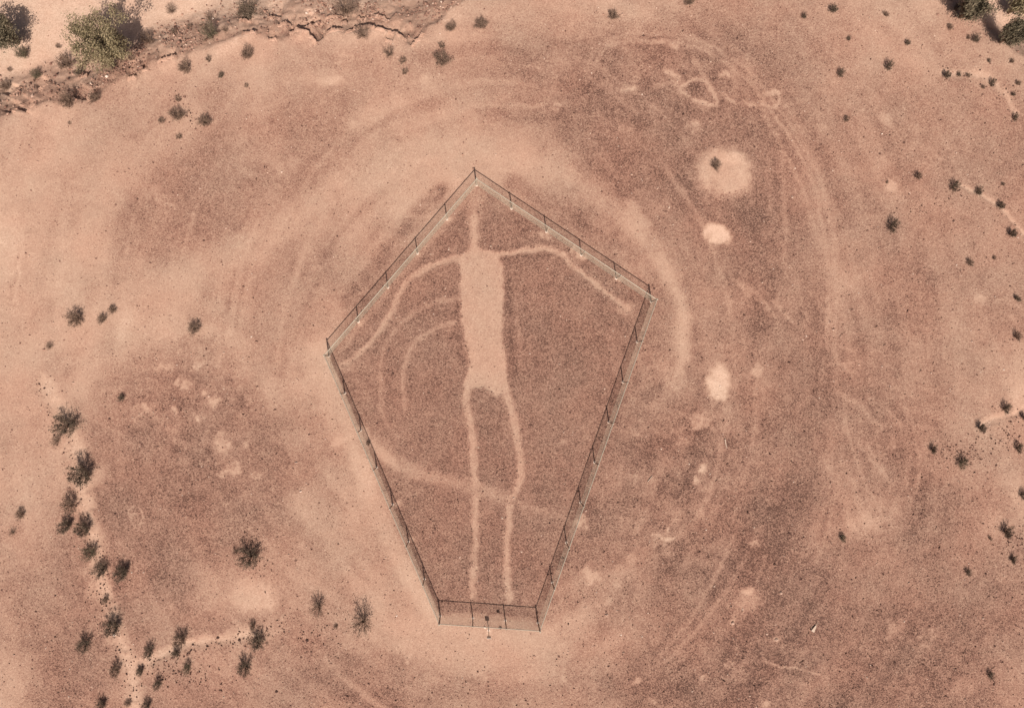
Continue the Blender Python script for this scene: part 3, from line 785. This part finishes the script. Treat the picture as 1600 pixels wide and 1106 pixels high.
# ------------------------------------------------------------------ fence
FH = 1.50
fence = thing('chain_link_fence', 'five sided galvanised chain link fence around the human figure', 'fence', (0, 0, 0))
def post_mesh(name, r, h):
    mb = MB(); mb.tube([(0, 0, -.2), (0, 0, h)], r, 10); mb.tube([(0, 0, h), (0, 0, h + .03), (0, 0, h + .05)], [r * 1.25, r * 1.2, r * .5], 10)
    return mb.mesh(name, M_GALV, False)
ME_LINE = post_mesh('post', .042, FH); ME_CORNER = post_mesh('corner_post', .052, FH + .10)
def footing_mesh():
    mb = MB(); rnd = random.Random(3); n = 9; vs = []
    for rr, z in ((.13, -.05), (.11, .012), (.07, .022)):
        vs += [(rr * rnd.uniform(.85, 1.1) * math.cos(6.283 * k / n), rr * rnd.uniform(.85, 1.1) * math.sin(6.283 * k / n), z) for k in range(n)]
    fs = [(a * n + k, a * n + (k + 1) % n, (a + 1) * n + (k + 1) % n, (a + 1) * n + k) for a in range(2) for k in range(n)] + [tuple(2 * n + k for k in range(n))]
    mb.add(vs, fs); return mb.mesh('footing', M_CONC)
ME_FOOT = footing_mesh()
def chain_mesh(L, h, pitch=.058, r=.0021):
    """woven diagonal wires clipped to a bay, in the local x-z plane"""
    mb = MB(); step = pitch * math.sqrt(2)
    for sgn in (1, -1):
        k = -h
        while k < L:
            x0, z0, x1, z1 = k, 0.0, k + h, h
            if x0 < 0: z0 = -x0; x0 = 0
            if x1 > L: z1 = h - (x1 - L); x1 = L
            if x1 - x0 > .02:
                if sgn < 0: z0, z1 = h - z0, h - z1
                mb.tube([(x0, sgn * .004, z0 + .05), (x1, sgn * .004, z1 + .05)], r, 3, False)
            k += step
    for z in (.05, h + .05): mb.tube([(0, 0, z), (L, 0, z)], .004, 4, False)
    return mb.mesh('mesh_panel', M_WIRE)
SIDES = [('T', 'R', 5), ('R', 'BR', 8), ('BR', 'BL', 3), ('BL', 'L', 7), ('L', 'T', 5)]
for a, b, n in SIDES:
    A = Vector(fl(*FENCE[a])); B = Vector(fl(*FENCE[b])); d = B - A; L = d.length / n; ang = math.atan2(d.y, d.x)
    panel = chain_mesh(L, FH - .10)
    mb = MB(); mb.tube([(0, 0, FH - .03), (d.length, 0, FH - .03)], .033, 8)
    rail = link('top_rail', mb.mesh('top_rail', M_GALV), fence, (A.x, A.y, 0)); rail.rotation_euler.z = ang
    o = link('corner_post', ME_CORNER, fence, (A.x, A.y, ground_z(A.x, A.y)))
    o = link('footing', ME_FOOT, fence, (A.x, A.y, ground_z(A.x, A.y)))
    for k in range(n):
        q = A + d * (k / n)
        p_ = link('mesh_panel', panel, fence, (q.x, q.y, .0)); p_.rotation_euler.z = ang
        if k:
            o = link('post', ME_LINE, fence, (q.x, q.y, ground_z(q.x, q.y))); o.rotation_euler = (random.gauss(0, .008), random.gauss(0, .008), 0)
            f_ = link('footing', ME_FOOT, fence, (q.x, q.y, ground_z(q.x, q.y))); f_.rotation_euler.z = k * 1.3

# signs
def text_free_plate(w, h, t, mat): 
    mb = MB(); mb.box((0, 0, 0), (w, t, h)); return mb.mesh('panel', mat)
x, y, _ = (*fl(763.5, 984), 0); z = ground_z(x, y)
sg = thing('post_sign', 'small rectangular sign on a single post standing in front of the lower fence side', 'sign', (x, y, z))
mb = MB(); mb.tube([(0, 0, -.2), (0, 0, 1.34)], .03, 8); link('post', mb.mesh('post', M_GALV), sg)
pn = link('panel', text_free_plate(.31, .42, .012, M_SIGN), sg, (0, -.038, 1.17))
mb = MB(); mb.box((0, 0, 0), (.29, .004, .40)); link('face', mb.mesh('face', M_SIGNFACE), pn, (0, -.009, 0))
link('footing', ME_FOOT, sg, (0, 0, .0))
x, y = fl(780.6, 970.2)
hs = thing('fence_sign', 'small square sign plate hanging on the lower fence side beside a post', 'sign', (x, y - .035, 1.0))
pn = link('panel', text_free_plate(.24, .30, .010, M_SIGN), hs, (0, -.012, .02))
for dx in (-.09, .09):
    mb = MB(); mb.tube([(dx, -.006, .16), (dx, .02, .24), (dx, .035, .44)], .006, 4); link('hanging_wire', mb.mesh('hanging_wire', M_WIRE), hs)

# ------------------------------------------------------------------ shrubs and trees
def shrub_proto(seed, stems, leaves, height, spread, leaf, stemr=.016, lsize=.045, leafy=(.35, 1.0)):
    """unit-radius desert shrub: stems fan out of one root; returns (stems mesh, foliage mesh)"""
    rnd = random.Random(seed); ms = MB(); ml = MB(); tips = []
    lob = [rnd.uniform(.65, 1.15) for _ in range(7)]
    for k in range(stems):
        a = 6.283 * (k + rnd.uniform(-.4, .4)) / stems
        f = lob[int(a / 6.283 * 7) % 7]
        R = spread * f * rnd.uniform(.35, 1.0); hz = height * rnd.uniform(.6, 1.05) * (1.05 - .35 * R)
        bend = rnd.uniform(-.3, .3); pts = []
        for t in (0, .3, .62, 1.0):
            aa = a + bend * t
            pts.append(Vector((math.cos(aa) * R * t ** .9 + .04 * rnd.uniform(-1, 1), math.sin(aa) * R * t ** .9 + .04 * rnd.uniform(-1, 1), hz * t ** .75)))
        ms.tube(pts, [stemr, stemr * .8, stemr * .55, stemr * .2], 3, False); tips.append(pts)
        for _ in range(3):
            t0 = rnd.uniform(.3, .85); s0 = pts[1].lerp(pts[3], (t0 - .3) / .7)
            dirv = Vector((math.cos(a) + rnd.uniform(-.9, .9), math.sin(a) + rnd.uniform(-.9, .9), rnd.uniform(.1, 1.0))).normalized()
            e = s0 + dirv * rnd.uniform(.18, .36)
            mid = s0.lerp(e, .5) + Vector((rnd.uniform(-.03, .03), rnd.uniform(-.03, .03), .02))
            ms.tube([s0, mid, e], [stemr * .5, stemr * .35, stemr * .12], 3, False); tips.append([s0, s0.lerp(e, .3), s0.lerp(e, .7), e])
    for _ in range(leaves):
        pts = rnd.choice(tips); t = rnd.uniform(*leafy) * 2.999
        i0 = int(t); c = pts[i0].lerp(pts[i0 + 1], t - i0) + Vector((rnd.gauss(0, .07), rnd.gauss(0, .07), rnd.gauss(0, .06)))
        c.z = max(c.z, .03)
        u = Vector((rnd.gauss(0, 1), rnd.gauss(0, 1), rnd.gauss(0, 1))).normalized()
        v = u.orthogonal().normalized(); v.rotate(Matrix.Rotation(rnd.uniform(0, 6.28), 3, u))
        w = u.cross(v); s1 = lsize * rnd.uniform(.6, 1.5); s2 = s1 * rnd.uniform(.35, .6)
        ml.add([c - v * s1, c + w * s2, c + v * s1, c - w * s2], [(0, 1, 2, 3)], rnd.random())
    return ms.mesh('stems', M_STEM), ml.mesh('foliage', leaf)

PROTO = {
 'dense': [shrub_proto(s, 34, 2600, .95, 1.0, M_LEAF['dark'], .013, .034) for s in (1, 2, 3)],
 'olive': [shrub_proto(s, 32, 2200, .95, 1.0, M_LEAF['olive'], .013, .034) for s in (4, 5)],
 'sparse': [shrub_proto(s, 36, 750, .95, 1.0, M_LEAF['brown'], .013, .028) for s in (6, 7, 8)],
 'brown': [shrub_proto(s, 34, 1700, .88, 1.0, M_LEAF['brown'], .013, .034) for s in (9, 10, 11)],
 'low': [shrub_proto(s, 20, 520, .5, 1.0, M_LEAF['brown'], .018, .05) for s in (12, 13)],
}
def tree_proto(seed, leaves, height, radius, leaf):
    rnd = random.Random(seed); mt = MB(); ml = MB(); tips = []
    lobes = [(radius * rnd.uniform(-.6, .6), radius * rnd.uniform(-.6, .6), height * rnd.uniform(.45, .8), radius * rnd.uniform(.22, .42)) for _ in range(9)]
    n = 9
    for k in range(n):
        a = 6.283 * k / n + rnd.uniform(-.3, .3); R = radius * rnd.uniform(.45, .95)
        pts = [Vector((0, 0, -.1)), Vector((math.cos(a) * R * .12, math.sin(a) * R * .12, height * .18)), Vector((math.cos(a) * R * .5, math.sin(a) * R * .5, height * .48)),
               Vector((math.cos(a + .2) * R, math.sin(a + .2) * R, height * rnd.uniform(.62, .9)))]
        mt.tube(pts, [.085, .07, .045, .015], 5, False); tips.append(pts[1:])
        for _ in range(7):
            t = rnd.uniform(.25, 1); s0 = pts[1].lerp(pts[3], t)
            e = s0 + Vector((math.cos(a) * .5 + rnd.uniform(-1, 1), math.sin(a) * .5 + rnd.uniform(-1, 1), rnd.uniform(-.1, 1))).normalized() * radius * rnd.uniform(.22, .5)
            mt.tube([s0, s0.lerp(e, .5) + Vector((0, 0, .05)), e], [.025, .015, .005], 3, False); tips += [[s0, s0.lerp(e, .6), e]] * 2
    for q_ in range(leaves):
        if q_ % 3:
            pts = rnd.choice(tips); t = rnd.uniform(.3, 1.0) * 1.999; i0 = int(t)
            c = pts[i0].lerp(pts[i0 + 1], t - i0) + Vector((rnd.gauss(0, .2), rnd.gauss(0, .2), rnd.gauss(0, .16)))
        else:
            lx, ly, lz, lr = lobes[rnd.randrange(len(lobes))]
            u = Vector((rnd.gauss(0, 1), rnd.gauss(0, 1), rnd.gauss(0, 1))).normalized() * lr * rnd.uniform(.55, 1.05)
            c = Vector((lx, ly, lz)) + Vector((u.x, u.y, u.z * .7))
        c.z = max(.1, c.z)
        u = Vector((rnd.gauss(0, 1), rnd.gauss(0, 1), rnd.gauss(0, 1))).normalized(); v = u.orthogonal().normalized(); w = u.cross(v)
        s1 = rnd.uniform(.04, .10); s2 = s1 * rnd.uniform(.3, .5)
        ml.add([c - v * s1, c + w * s2, c + v * s1, c - w * s2], [(0, 1, 2, 3)], rnd.random())
    return mt.mesh('trunk', M_STEM), ml.mesh('crown', leaf)

def stem_point(px, py, rad, h):
    """root of a plant whose crown together with its cast shadow is centred on a pixel"""
    dx, dy = px - NX, py - NY
    k = .5 * h / H * .5
    bx = px - dx * k + .5 * .42 * h * PPM * .11; by = py - dy * k + .5 * .42 * h * PPM
    return at(bx, by)

def shrub(px, py, w, kind, label, group, sx=1.0):
    rnd = random.Random(int(px * 31 + py))
    rad = w / 2 / PPM * (1.22 if group == G2 else 1.1)
    lst = PROTO[kind]; st, fo = lst[int(px + py) % len(lst)]
    x, y, _ = stem_point(px, py, rad, rad * 1.2)
    o = thing('desert_shrub', label, 'shrub', (x, y, ground_z(x, y) - .02), group)
    o.rotation_euler.z = rnd.uniform(0, 6.28) if sx == 1.0 else rnd.uniform(-.5, .5)
    o.scale = (rad * sx * rnd.uniform(.92, 1.1), rad * rnd.uniform(.92, 1.1), rad * rnd.uniform(1.1, 1.45))
    link('stems', st, o); link('foliage', fo, o)

G1 = 'shrubs on the upper left bank and wash'; G2 = 'shrubs along the left channel'; G3 = 'shrubs scattered on the lower left mesa'; G4 = 'shrubs along the right side'; G5 = 'shrubs near the top edge'; G6 = 'shrubs at the upper right bank'
SHRUBS = [
 (36, 82, 25, 'olive', 'dark slanted shrub in the pale wash near the left edge', G1, 1),
 (55, 113, 20, 'olive', 'greenish shrub in the wash left of the brown shrub by the large tree', G1, 1),
 (5, 130, 24, 'brown', 'brown shrub cut by the left edge, lowest in the wash', G1, 1),
 (90, 70, 12, 'low', 'faint small tuft in the wash left of the large green tree', G1, 1),
 (14, 106, 11, 'low', 'faint tuft at the left edge of the wash between two shrubs', G1, 1),
 (101, 95, 34, 'brown', 'wide brown shrub touching the left side of the large green tree', G1, 1),
 (122, 111, 15, 'dense', 'small dark shrub under the left foot of the large green tree', G1, 1),
 (176, 100, 15, 'dense', 'small dark shrub under the right foot of the large green tree', G1, 1),
 (105, 153, 32, 'brown', 'wide brown shrub low on the bank, left of its neighbour', G1, 1),
 (148, 152, 22, 'brown', 'brown shrub low on the bank, right of its wider neighbour', G1, 1),
 (108, 191, 7, 'low', 'single tiny tuft on pale soil below the bank', G1, 1),
 (228, 58, 25, 'brown', 'brown shrub right of the large green tree and its shadow', G1, 1),
 (204, 88, 13, 'low', 'faint tuft between the large green tree and the brown shrub', G1, 1),
 (271, 47, 14, 'brown', 'small dark shrub right of the brown shrub beside the tree', G1, 1),
 (295, 38, 13, 'low', 'faint low tuft left of the tall grey shrub on the bank', G1, 1),
 (267, 13, 24, 'sparse', 'pale sparse shrub in the wash at the top, right of the tree shadow', G1, 1),
 (326, 24, 17, 'sparse', 'small pale sparse shrub above the tall grey shrub on the bank', G1, 1),
 (328, 47, 30, 'olive', 'tall grey shrub on the bank below the small pale sparse shrub', G1, 1),
 (352, 45, 16, 'sparse', 'thin twiggy shrub right beside the tall grey bank shrub', G1, 1),
 (290, 104, 25, 'brown', 'round brown shrub right of the straight dark ledge', G1, 1),
 (325, 91, 13, 'low', 'faint tuft right of the round brown shrub', G1, 1),
 (387, 83, 24, 'brown', 'spiky brown shrub below the flat ledge', G1, 1),
 (346, 117, 11, 'dense', 'tiny dark shrub alone between round and spiky brown shrubs', G1, 1),
 (385, 132, 9, 'low', 'tiny tuft on pale soil below the spiky brown shrub', G1, 1),
 (278, 178, 29, 'brown', 'largest shrub of the trio below the bank', G1, 1),
 (278, 153, 13, 'low', 'small tuft just above the largest shrub of the trio', G1, 1),
 (252, 186, 14, 'low', 'low tuft left of the largest shrub of the trio', G1, 1),
 (280, 212, 12, 'low', 'faint tuft just below the largest shrub of the trio', G1, 1),
 (320, 187, 25, 'brown', 'round shrub, right one of the trio below the bank', G1, 1),
 (383, 10, 38, 'dense', 'dense dark shrub at the top edge above the ledges', G5, 1),
 (408, 20, 9, 'low', 'tiny tuft right beside the dense dark top edge shrub', G5, 1),
 (540, 4, 58, 'sparse', 'wide grey brown shrub cut by the top edge above the ledges', G5, 1),
 (566, 49, 34, 'sparse', 'sparse twiggy shrub standing among the wavy ledges', G5, 1),
 (608, 81, 25, 'sparse', 'twiggy shrub below the right end of the wavy ledge', G5, 1),
 (630, 92, 16, 'low', 'low dry tuft right of the twiggy shrub below the wavy ledge', G5, 1),
 (632, 110, 13, 'low', 'small dry tuft below the low dry tuft', G5, 1),
 (691, 92, 32, 'brown', 'rounded red brown shrub between the bank end and the fence top', G5, 1),
 (690, 70, 14, 'low', 'low twigs just above the rounded red brown shrub', G5, 1),
 (704, 42, 21, 'brown', 'left shrub of the pair near the top, right of the ledges', G5, 1),
 (751, 35, 24, 'brown', 'right shrub of the pair near the top, right of the ledges', G5, 1),
 (958, 23, 20, 'brown', 'lone shrub near the top edge above the stone drawings', G5, 1),
 (1077, 2, 18, 'brown', 'small shrub cut by the top edge above the stone ring', G5, 1),
 (1302, 14, 19, 'dense', 'dark slanted shrub near the top edge, right of a smaller one', G6, .75),
 (1256, 25, 12, 'dense', 'smaller slanted shrub left of the dark slanted top edge shrub', G6, .75),
 (1384, 22, 11, 'brown', 'thin faint shrub near the top beside the pale streak', G6, .75),
 (1326, 60, 9, 'dense', 'tiny shrub below the dark slanted top edge shrub', G6, .75),
 (1313, 113, 14, 'dense', 'small dark shrub left of the taller one in the upper right', G6, .75),
 (1388, 101, 19, 'dense', 'taller dark shrub in the upper right beside the small one', G6, .65),
 (1418, 66, 12, 'dense', 'small shrub on the pale streak in the upper right', G6, .75),
 (1322, 185, 12, 'brown', 'faint shrub left of the pale slanted soil mark', G6, .7),
 (1479, 116, 16, 'dense', 'leftmost of three shrubs on the pale rim below the upper right bank', G6, .7),
 (1499, 115, 10, 'dense', 'middle of three shrubs on the pale rim below the upper right bank', G6, .7),
 (1512, 117, 9, 'brown', 'rightmost of three shrubs on the pale rim below the upper right bank', G6, .7),
 (1484, 41, 12, 'brown', 'faint shrub halfway between the pale streak and the upper right trees', G6, .75),
 (1494, 10, 14, 'dense', 'small dark shrub at the top edge left of the upper right trees', G6, .75),
 (1524, 60, 17, 'dense', 'dark shrub just below the upper right trees', G6, .7),
 (1513, 58, 9, 'brown', 'small tuft left of the dark shrub below the upper right trees', G6, .75),
 (1551, 127, 15, 'dense', 'dark shrub on pale soil under the lower upper right tree', G6, .65),
 (1545, 94, 8, 'dense', 'tiny tuft above the dark shrub on pale soil', G6, .75),
 (1536, 135, 9, 'brown', 'tiny tuft left of the dark shrub on pale soil', G6, .75),
 (1583, 147, 10, 'dense', 'tiny shrub on the pale soil strip near the right edge', G6, .7),
 (1586, 182, 13, 'dense', 'slim shrub at the lower end of the pale soil strip near the right edge', G6, .65),
 (1581, 95, 10, 'brown', 'thin shrub near the right edge beneath the lowest tree', G6, .7),
 (1590, 129, 11, 'brown', 'faint shrub at the right edge below the thin one', G6, .7),
 (1434, 273, 17, 'brown', 'first shrub from the left in the row by the pale rill', G4, .65),
 (1491, 289, 19, 'dense', 'second shrub from the left in the row by the pale rill', G4, .65),
 (1529, 298, 16, 'dense', 'third shrub from the left in the row by the pale rill', G4, .65),
 (1564, 319, 19, 'dense', 'fourth shrub from the left, beside the lower pale rill', G4, .65),
 (1567, 287, 8, 'brown', 'tiny tuft above the fourth shrub of the rill row', G4, .7),
 (1580, 363, 20, 'dense', 'slim dark shrub below the rill near the right edge', G4, .55),
 (1394, 350, 25, 'dense', 'large isolated dark shrub right of the tyre arcs', G4, .62),
 (1386, 284, 7, 'low', 'tiny tuft on the small pale spot right of the tyre arcs', G4, .8),
 (1515, 408, 17, 'brown', 'lone slim shrub above the small pale round spot', G4, .55),
 (1553, 402, 9, 'brown', 'tiny shrub right of the lone slim shrub', G4, .65),
 (1589, 465, 14, 'dense', 'small shrub at the right edge above the faint arcs', G4, .55),
 (1588, 523, 18, 'brown', 'slim shrub at the right edge below the faint arcs', G4, .5),
 (1571, 635, 20, 'dense', 'slim dark shrub beside bright sand at the right edge', G4, .6),
 (1532, 666, 20, 'dense', 'dark shrub at the left end of the bright sand patch', G4, .62),
 (1457, 700, 17, 'dense', 'narrow shrub right of the curved faint track', G4, .5),
 (1503, 720, 21, 'olive', 'ragged shrub among dark cobbles on the right', G4, .75),
 (1590, 697, 18, 'dense', 'shrub at the right edge below the bright sand patch', G4, .6),
 (1599, 650, 14, 'dense', 'shrub cut by the right edge beside the bright sand patch', G4, .6),
 (1598, 770, 18, 'dense', 'shrub cut by the right edge on the long pale strip', G4, .6),
 (1572, 828, 24, 'dense', 'largest dark shrub in the lower right by the pale strip', G4, .65),
 (1582, 872, 15, 'dense', 'slim shrub just below the largest lower right shrub', G4, .55),
 (1547, 840, 9, 'brown', 'tiny tuft left of the largest lower right shrub', G4, .7),
 (1512, 892, 13, 'dense', 'small round shrub in the lower right below the tiny tuft', G4, .8),
 (1316, 838, 16, 'olive', 'small grey shrub at the lower left of the broad pale patch', G4, .8),
 (1547, 1052, 15, 'dense', 'lone small shrub in the lower right corner', G4, .75),
 (1117, 257, 21, 'brown', 'lone shrub on the pale mound right of the fence top', G4, 1),
 (118, 494, 31, 'brown', 'large spiky shrub, leftmost of three on pale soil above the channel', G3, 1),
 (160, 496, 18, 'brown', 'middle of three shrubs on pale soil above the channel', G3, 1),
 (176, 482, 15, 'brown', 'rightmost and smallest of three shrubs on pale soil', G3, 1),
 (303, 510, 25, 'brown', 'lone brown shrub left of the fence corner on pale soil', G3, 1),
 (77, 539, 16, 'sparse', 'faint sparse shrub below the leftmost of three shrubs', G3, 1),
 (190, 620, 13, 'dense', 'small dark shrub at the rim of the blotchy dark gravel', G3, 1),
 (103, 660, 38, 'dense', 'large pointed dark shrub, uppermost along the channel', G2, 1),
 (88, 686, 20, 'sparse', 'faint twiggy shrub at the lower left of the uppermost channel shrub', G2, 1),
 (130, 736, 39, 'dense', 'large round dark shrub in the pale channel loop', G2, 1),
 (109, 784, 28, 'brown', 'ragged shrub just below the round dark channel shrub', G2, 1),
 (105, 818, 24, 'dense', 'left half of the wide shrub clump in the channel', G2, 1),
 (131, 822, 28, 'dense', 'right half of the wide shrub clump in the channel', G2, 1),
 (141, 860, 24, 'olive', 'grey shrub below the wide clump in the channel', G2, 1),
 (158, 887, 26, 'dense', 'dark forked shrub left of its dense neighbour across the channel', G2, 1),
 (192, 890, 29, 'dense', 'dense dark shrub right of the channel', G2, 1),
 (164, 935, 14, 'brown', 'small slim shrub below the forked channel shrub', G2, .7),
 (177, 975, 30, 'dense', 'tall dark shrub in the lower channel', G2, 1),
 (132, 1003, 22, 'dense', 'spiky shrub left of the lower channel', G2, 1),
 (180, 1044, 22, 'brown', 'round grey shrub below the tall dark channel shrub', G2, 1),
 (219, 1046, 15, 'dense', 'small slanted shrub where two channels meet', G2, 1),
 (247, 1065, 17, 'dense', 'black slanted shrub below the meeting of two channels', G2, .8),
 (233, 1015, 22, 'dense', 'spiky shrub above the meeting of two channels', G2, .85),
 (283, 995, 27, 'brown', 'spiky brown shrub above the side channel', G2, 1),
 (275, 1018, 15, 'dense', 'small dark shrub in the side channel', G2, 1),
 (293, 1040, 18, 'olive', 'grey shrub below the side channel', G2, .8),
 (160, 1097, 17, 'dense', 'dark shrub at the bottom edge left of the channel', G2, 1),
 (199, 1097, 11, 'brown', 'tiny brown shrub at the bottom edge beside the channel', G2, 1),
 (230, 1100, 17, 'dense', 'dark shrub at the bottom edge right of the channel', G2, 1),
 (32, 800, 19, 'brown', 'upper of two shrubs near the left edge, left of the wide clump', G3, .85),
 (19, 830, 15, 'sparse', 'lower of two shrubs near the left edge, left of the wide clump', G3, .85),
 (390, 865, 38, 'dense', 'large dark spreading shrub above the bright round sand patch', G3, 1),
 (368, 860, 16, 'sparse', 'faint twigs at the left of the large dark spreading shrub', G3, 1),
 (497, 944, 34, 'sparse', 'sparse brown shrub left of the larger twiggy one near the fence', G3, 1),
 (566, 965, 48, 'sparse', 'large open twiggy shrub left of the lower fence corner', G3, 1),
 (525, 977, 10, 'low', 'tiny tuft between the two sparse shrubs near the fence', G3, 1),
 (395, 975, 17, 'brown', 'slim shrub at the lower rim of the bright round sand patch', G3, .7),
 (403, 998, 28, 'dense', 'dark shrub under the bright round sand patch', G3, 1),
 (382, 1038, 27, 'dense', 'dense oval shrub below the shrub under the bright sand patch', G3, .9),
 (576, 690, 10, 'low', 'tiny shrub growing against the left fence side', G3, 1),
]
for s in SHRUBS: shrub(*s)

def tree(px, py, w, h, kind_seed, leaf, label, leaves=7500):
    """px, py: middle of the crown as seen; the trunk stands nearer the point below the camera"""
    rad = w / 2 / PPM
    k = .6 * h / H
    x, y, _ = at(px - (px - NX) * k, py - (py - NY) * k)
    o = thing('desert_tree', label, 'tree', (x, y, ground_z(x, y) - .05), 'trees at the wash edges')
    t, c = tree_proto(kind_seed, leaves, h, rad, leaf)
    link('trunk', t, o); link('crown', c, o)
tree(154, 62, 88, 4.6, 21, M_LEAF['tree'], 'large pale green tree on the bank at the upper left', 15000)
tree(-4, 45, 52, 3.4, 22, M_LEAF['olive'], 'dark green tree cut by the left edge in the wash')
tree(1524, 10, 38, 2.4, 23, M_LEAF['olive'], 'upper dark green tree at the upper right bank')
tree(1588, 50, 38, 2.4, 24, M_LEAF['olive'], 'lower dark green tree at the upper right bank beside the right edge')
tree(1600, 4, 30, 2.2, 25, M_LEAF['tree'], 'pale tree in the very upper right corner', 4000)

# ------------------------------------------------------------------ small loose things
def rock(px, py, r, tone, label, name='rock'):
    rnd = random.Random(int(px * 3 + py)); x, y, _ = at(px, py); z = ground_z(x, y)
    mb = MB(); n = 8; vs = []
    for rr, zz in ((.9, -.3), (1.0, .12), (.75, .45), (.3, .62)):
        vs += [(r * rr * rnd.uniform(.8, 1.15) * math.cos(6.283 * k / n), r * rr * rnd.uniform(.75, 1.1) * math.sin(6.283 * k / n), r * zz * rnd.uniform(.9, 1.1)) for k in range(n)]
    fs = [(a * n + k, a * n + (k + 1) % n, (a + 1) * n + (k + 1) % n, (a + 1) * n + k) for a in range(3) for k in range(n)] + [tuple(3 * n + k for k in range(n))]
    mb.add(vs, fs, tone)
    tag(link(name, mb.mesh(name, M_STONE), loc=(x, y, z)), label, 'rock', 'single rocks lying on the mesa')
for a in ((757.6, 979.5, .11, .97, 'small white rock in front of the lower fence side, left of the post sign'),
          (782, 980, .13, .12, 'small dark flat rock in front of the lower fence side, right of the post sign'),
          (858.7, 817, .09, .05, 'small black rock inside the fence near the lower right end of the pale band'),
          (1145, 973, .16,.80, 'pale rock lower right of the pale blotch beside the dark gravel'),
          (1213, 999, .15,.80, 'pale rock left of the pale tapered debris'),
          (1220, 926, .14,.80, 'pale rock right of the pale blotch in the lower right'),
          (480, 1000, .14, .1, 'dark rock on the gravel strip below the sparse brown shrub'),
          (374, 1000, .13, .1, 'dark rock left of the shrub under the bright sand patch'),
          (340, 996, .13, .1, 'dark rock on the side channel right of the spiky brown shrub'),
          (432, 1080, .12, .1, 'dark rock low down below the dense oval shrub'),
          (1210, 881, .11, .05, 'small dark rock alone in the lower right gravel'),
          (178, 992, .13, .97, 'white rock under the tall dark shrub in the lower channel'),
          (589, 42, .16, .97, 'white rock on the wavy ledge at the top'),
          (167, 120, .15, .97, 'white rock below the large green tree')):
    rock(*a)

x, y, _ = at(1271, 981); z = ground_z(x, y)
db = thing('debris_piece', 'pale tapered piece of debris with a thin loop lying on the gravel, lower right', 'debris', (x, y, z + .03))
db.rotation_euler.z = math.radians(58)
mb = MB(); w0, w1, L2 = .13, .05, .26
top = [(-L2, -w0, .10), (L2, -w1, .07), (L2, w1, .07), (-L2, w0, .10)]; bot = [(p[0], p[1], 0) for p in top]
mb.add(top + bot, [(0, 1, 2, 3), (7, 6, 5, 4), (0, 4, 5, 1), (1, 5, 6, 2), (2, 6, 7, 3), (3, 7, 4, 0)]); link('board', mb.mesh('board', M_WOOD), db)
mb = MB(); mb.tube([(L2 - .02, 0, .05), (L2 + .12, .02, .07), (L2 + .24, -.06, .05), (L2 + .30, .04, .04)], .022, 5); link('neck', mb.mesh('neck', M_WOOD), db)
mb = MB(); mb.tube([(.05 + .16 * math.cos(t), .13 + .11 * math.sin(t), .06) for t in np.linspace(.3, 5.6, 12)], .012, 4); link('loop', mb.mesh('loop', M_WOOD), db)
def stick(pts, r, label):
    q = [at(*p) for p in pts]; ox, oy, _ = q[0]; oz = ground_z(ox, oy)
    mb = MB(); mb.tube([(p[0] - ox, p[1] - oy, ground_z(p[0], p[1]) + r - oz + .01) for p in q], [r * (1 - .5 * k / (len(q) - 1)) for k in range(len(q))], 6)
    tag(link('dry_stick', mb.mesh('dry_stick', M_WOOD), loc=(ox, oy, oz)), label, 'stick')
stick([(1132.5, 686), (1133.5, 693), (1135.5, 700)], .045, 'short pale stick on dark gravel right of the fence')
stick([(1012, 752), (1016, 747), (1019, 743)], .035, 'small pale stick just right of the fence, near its lower right side')
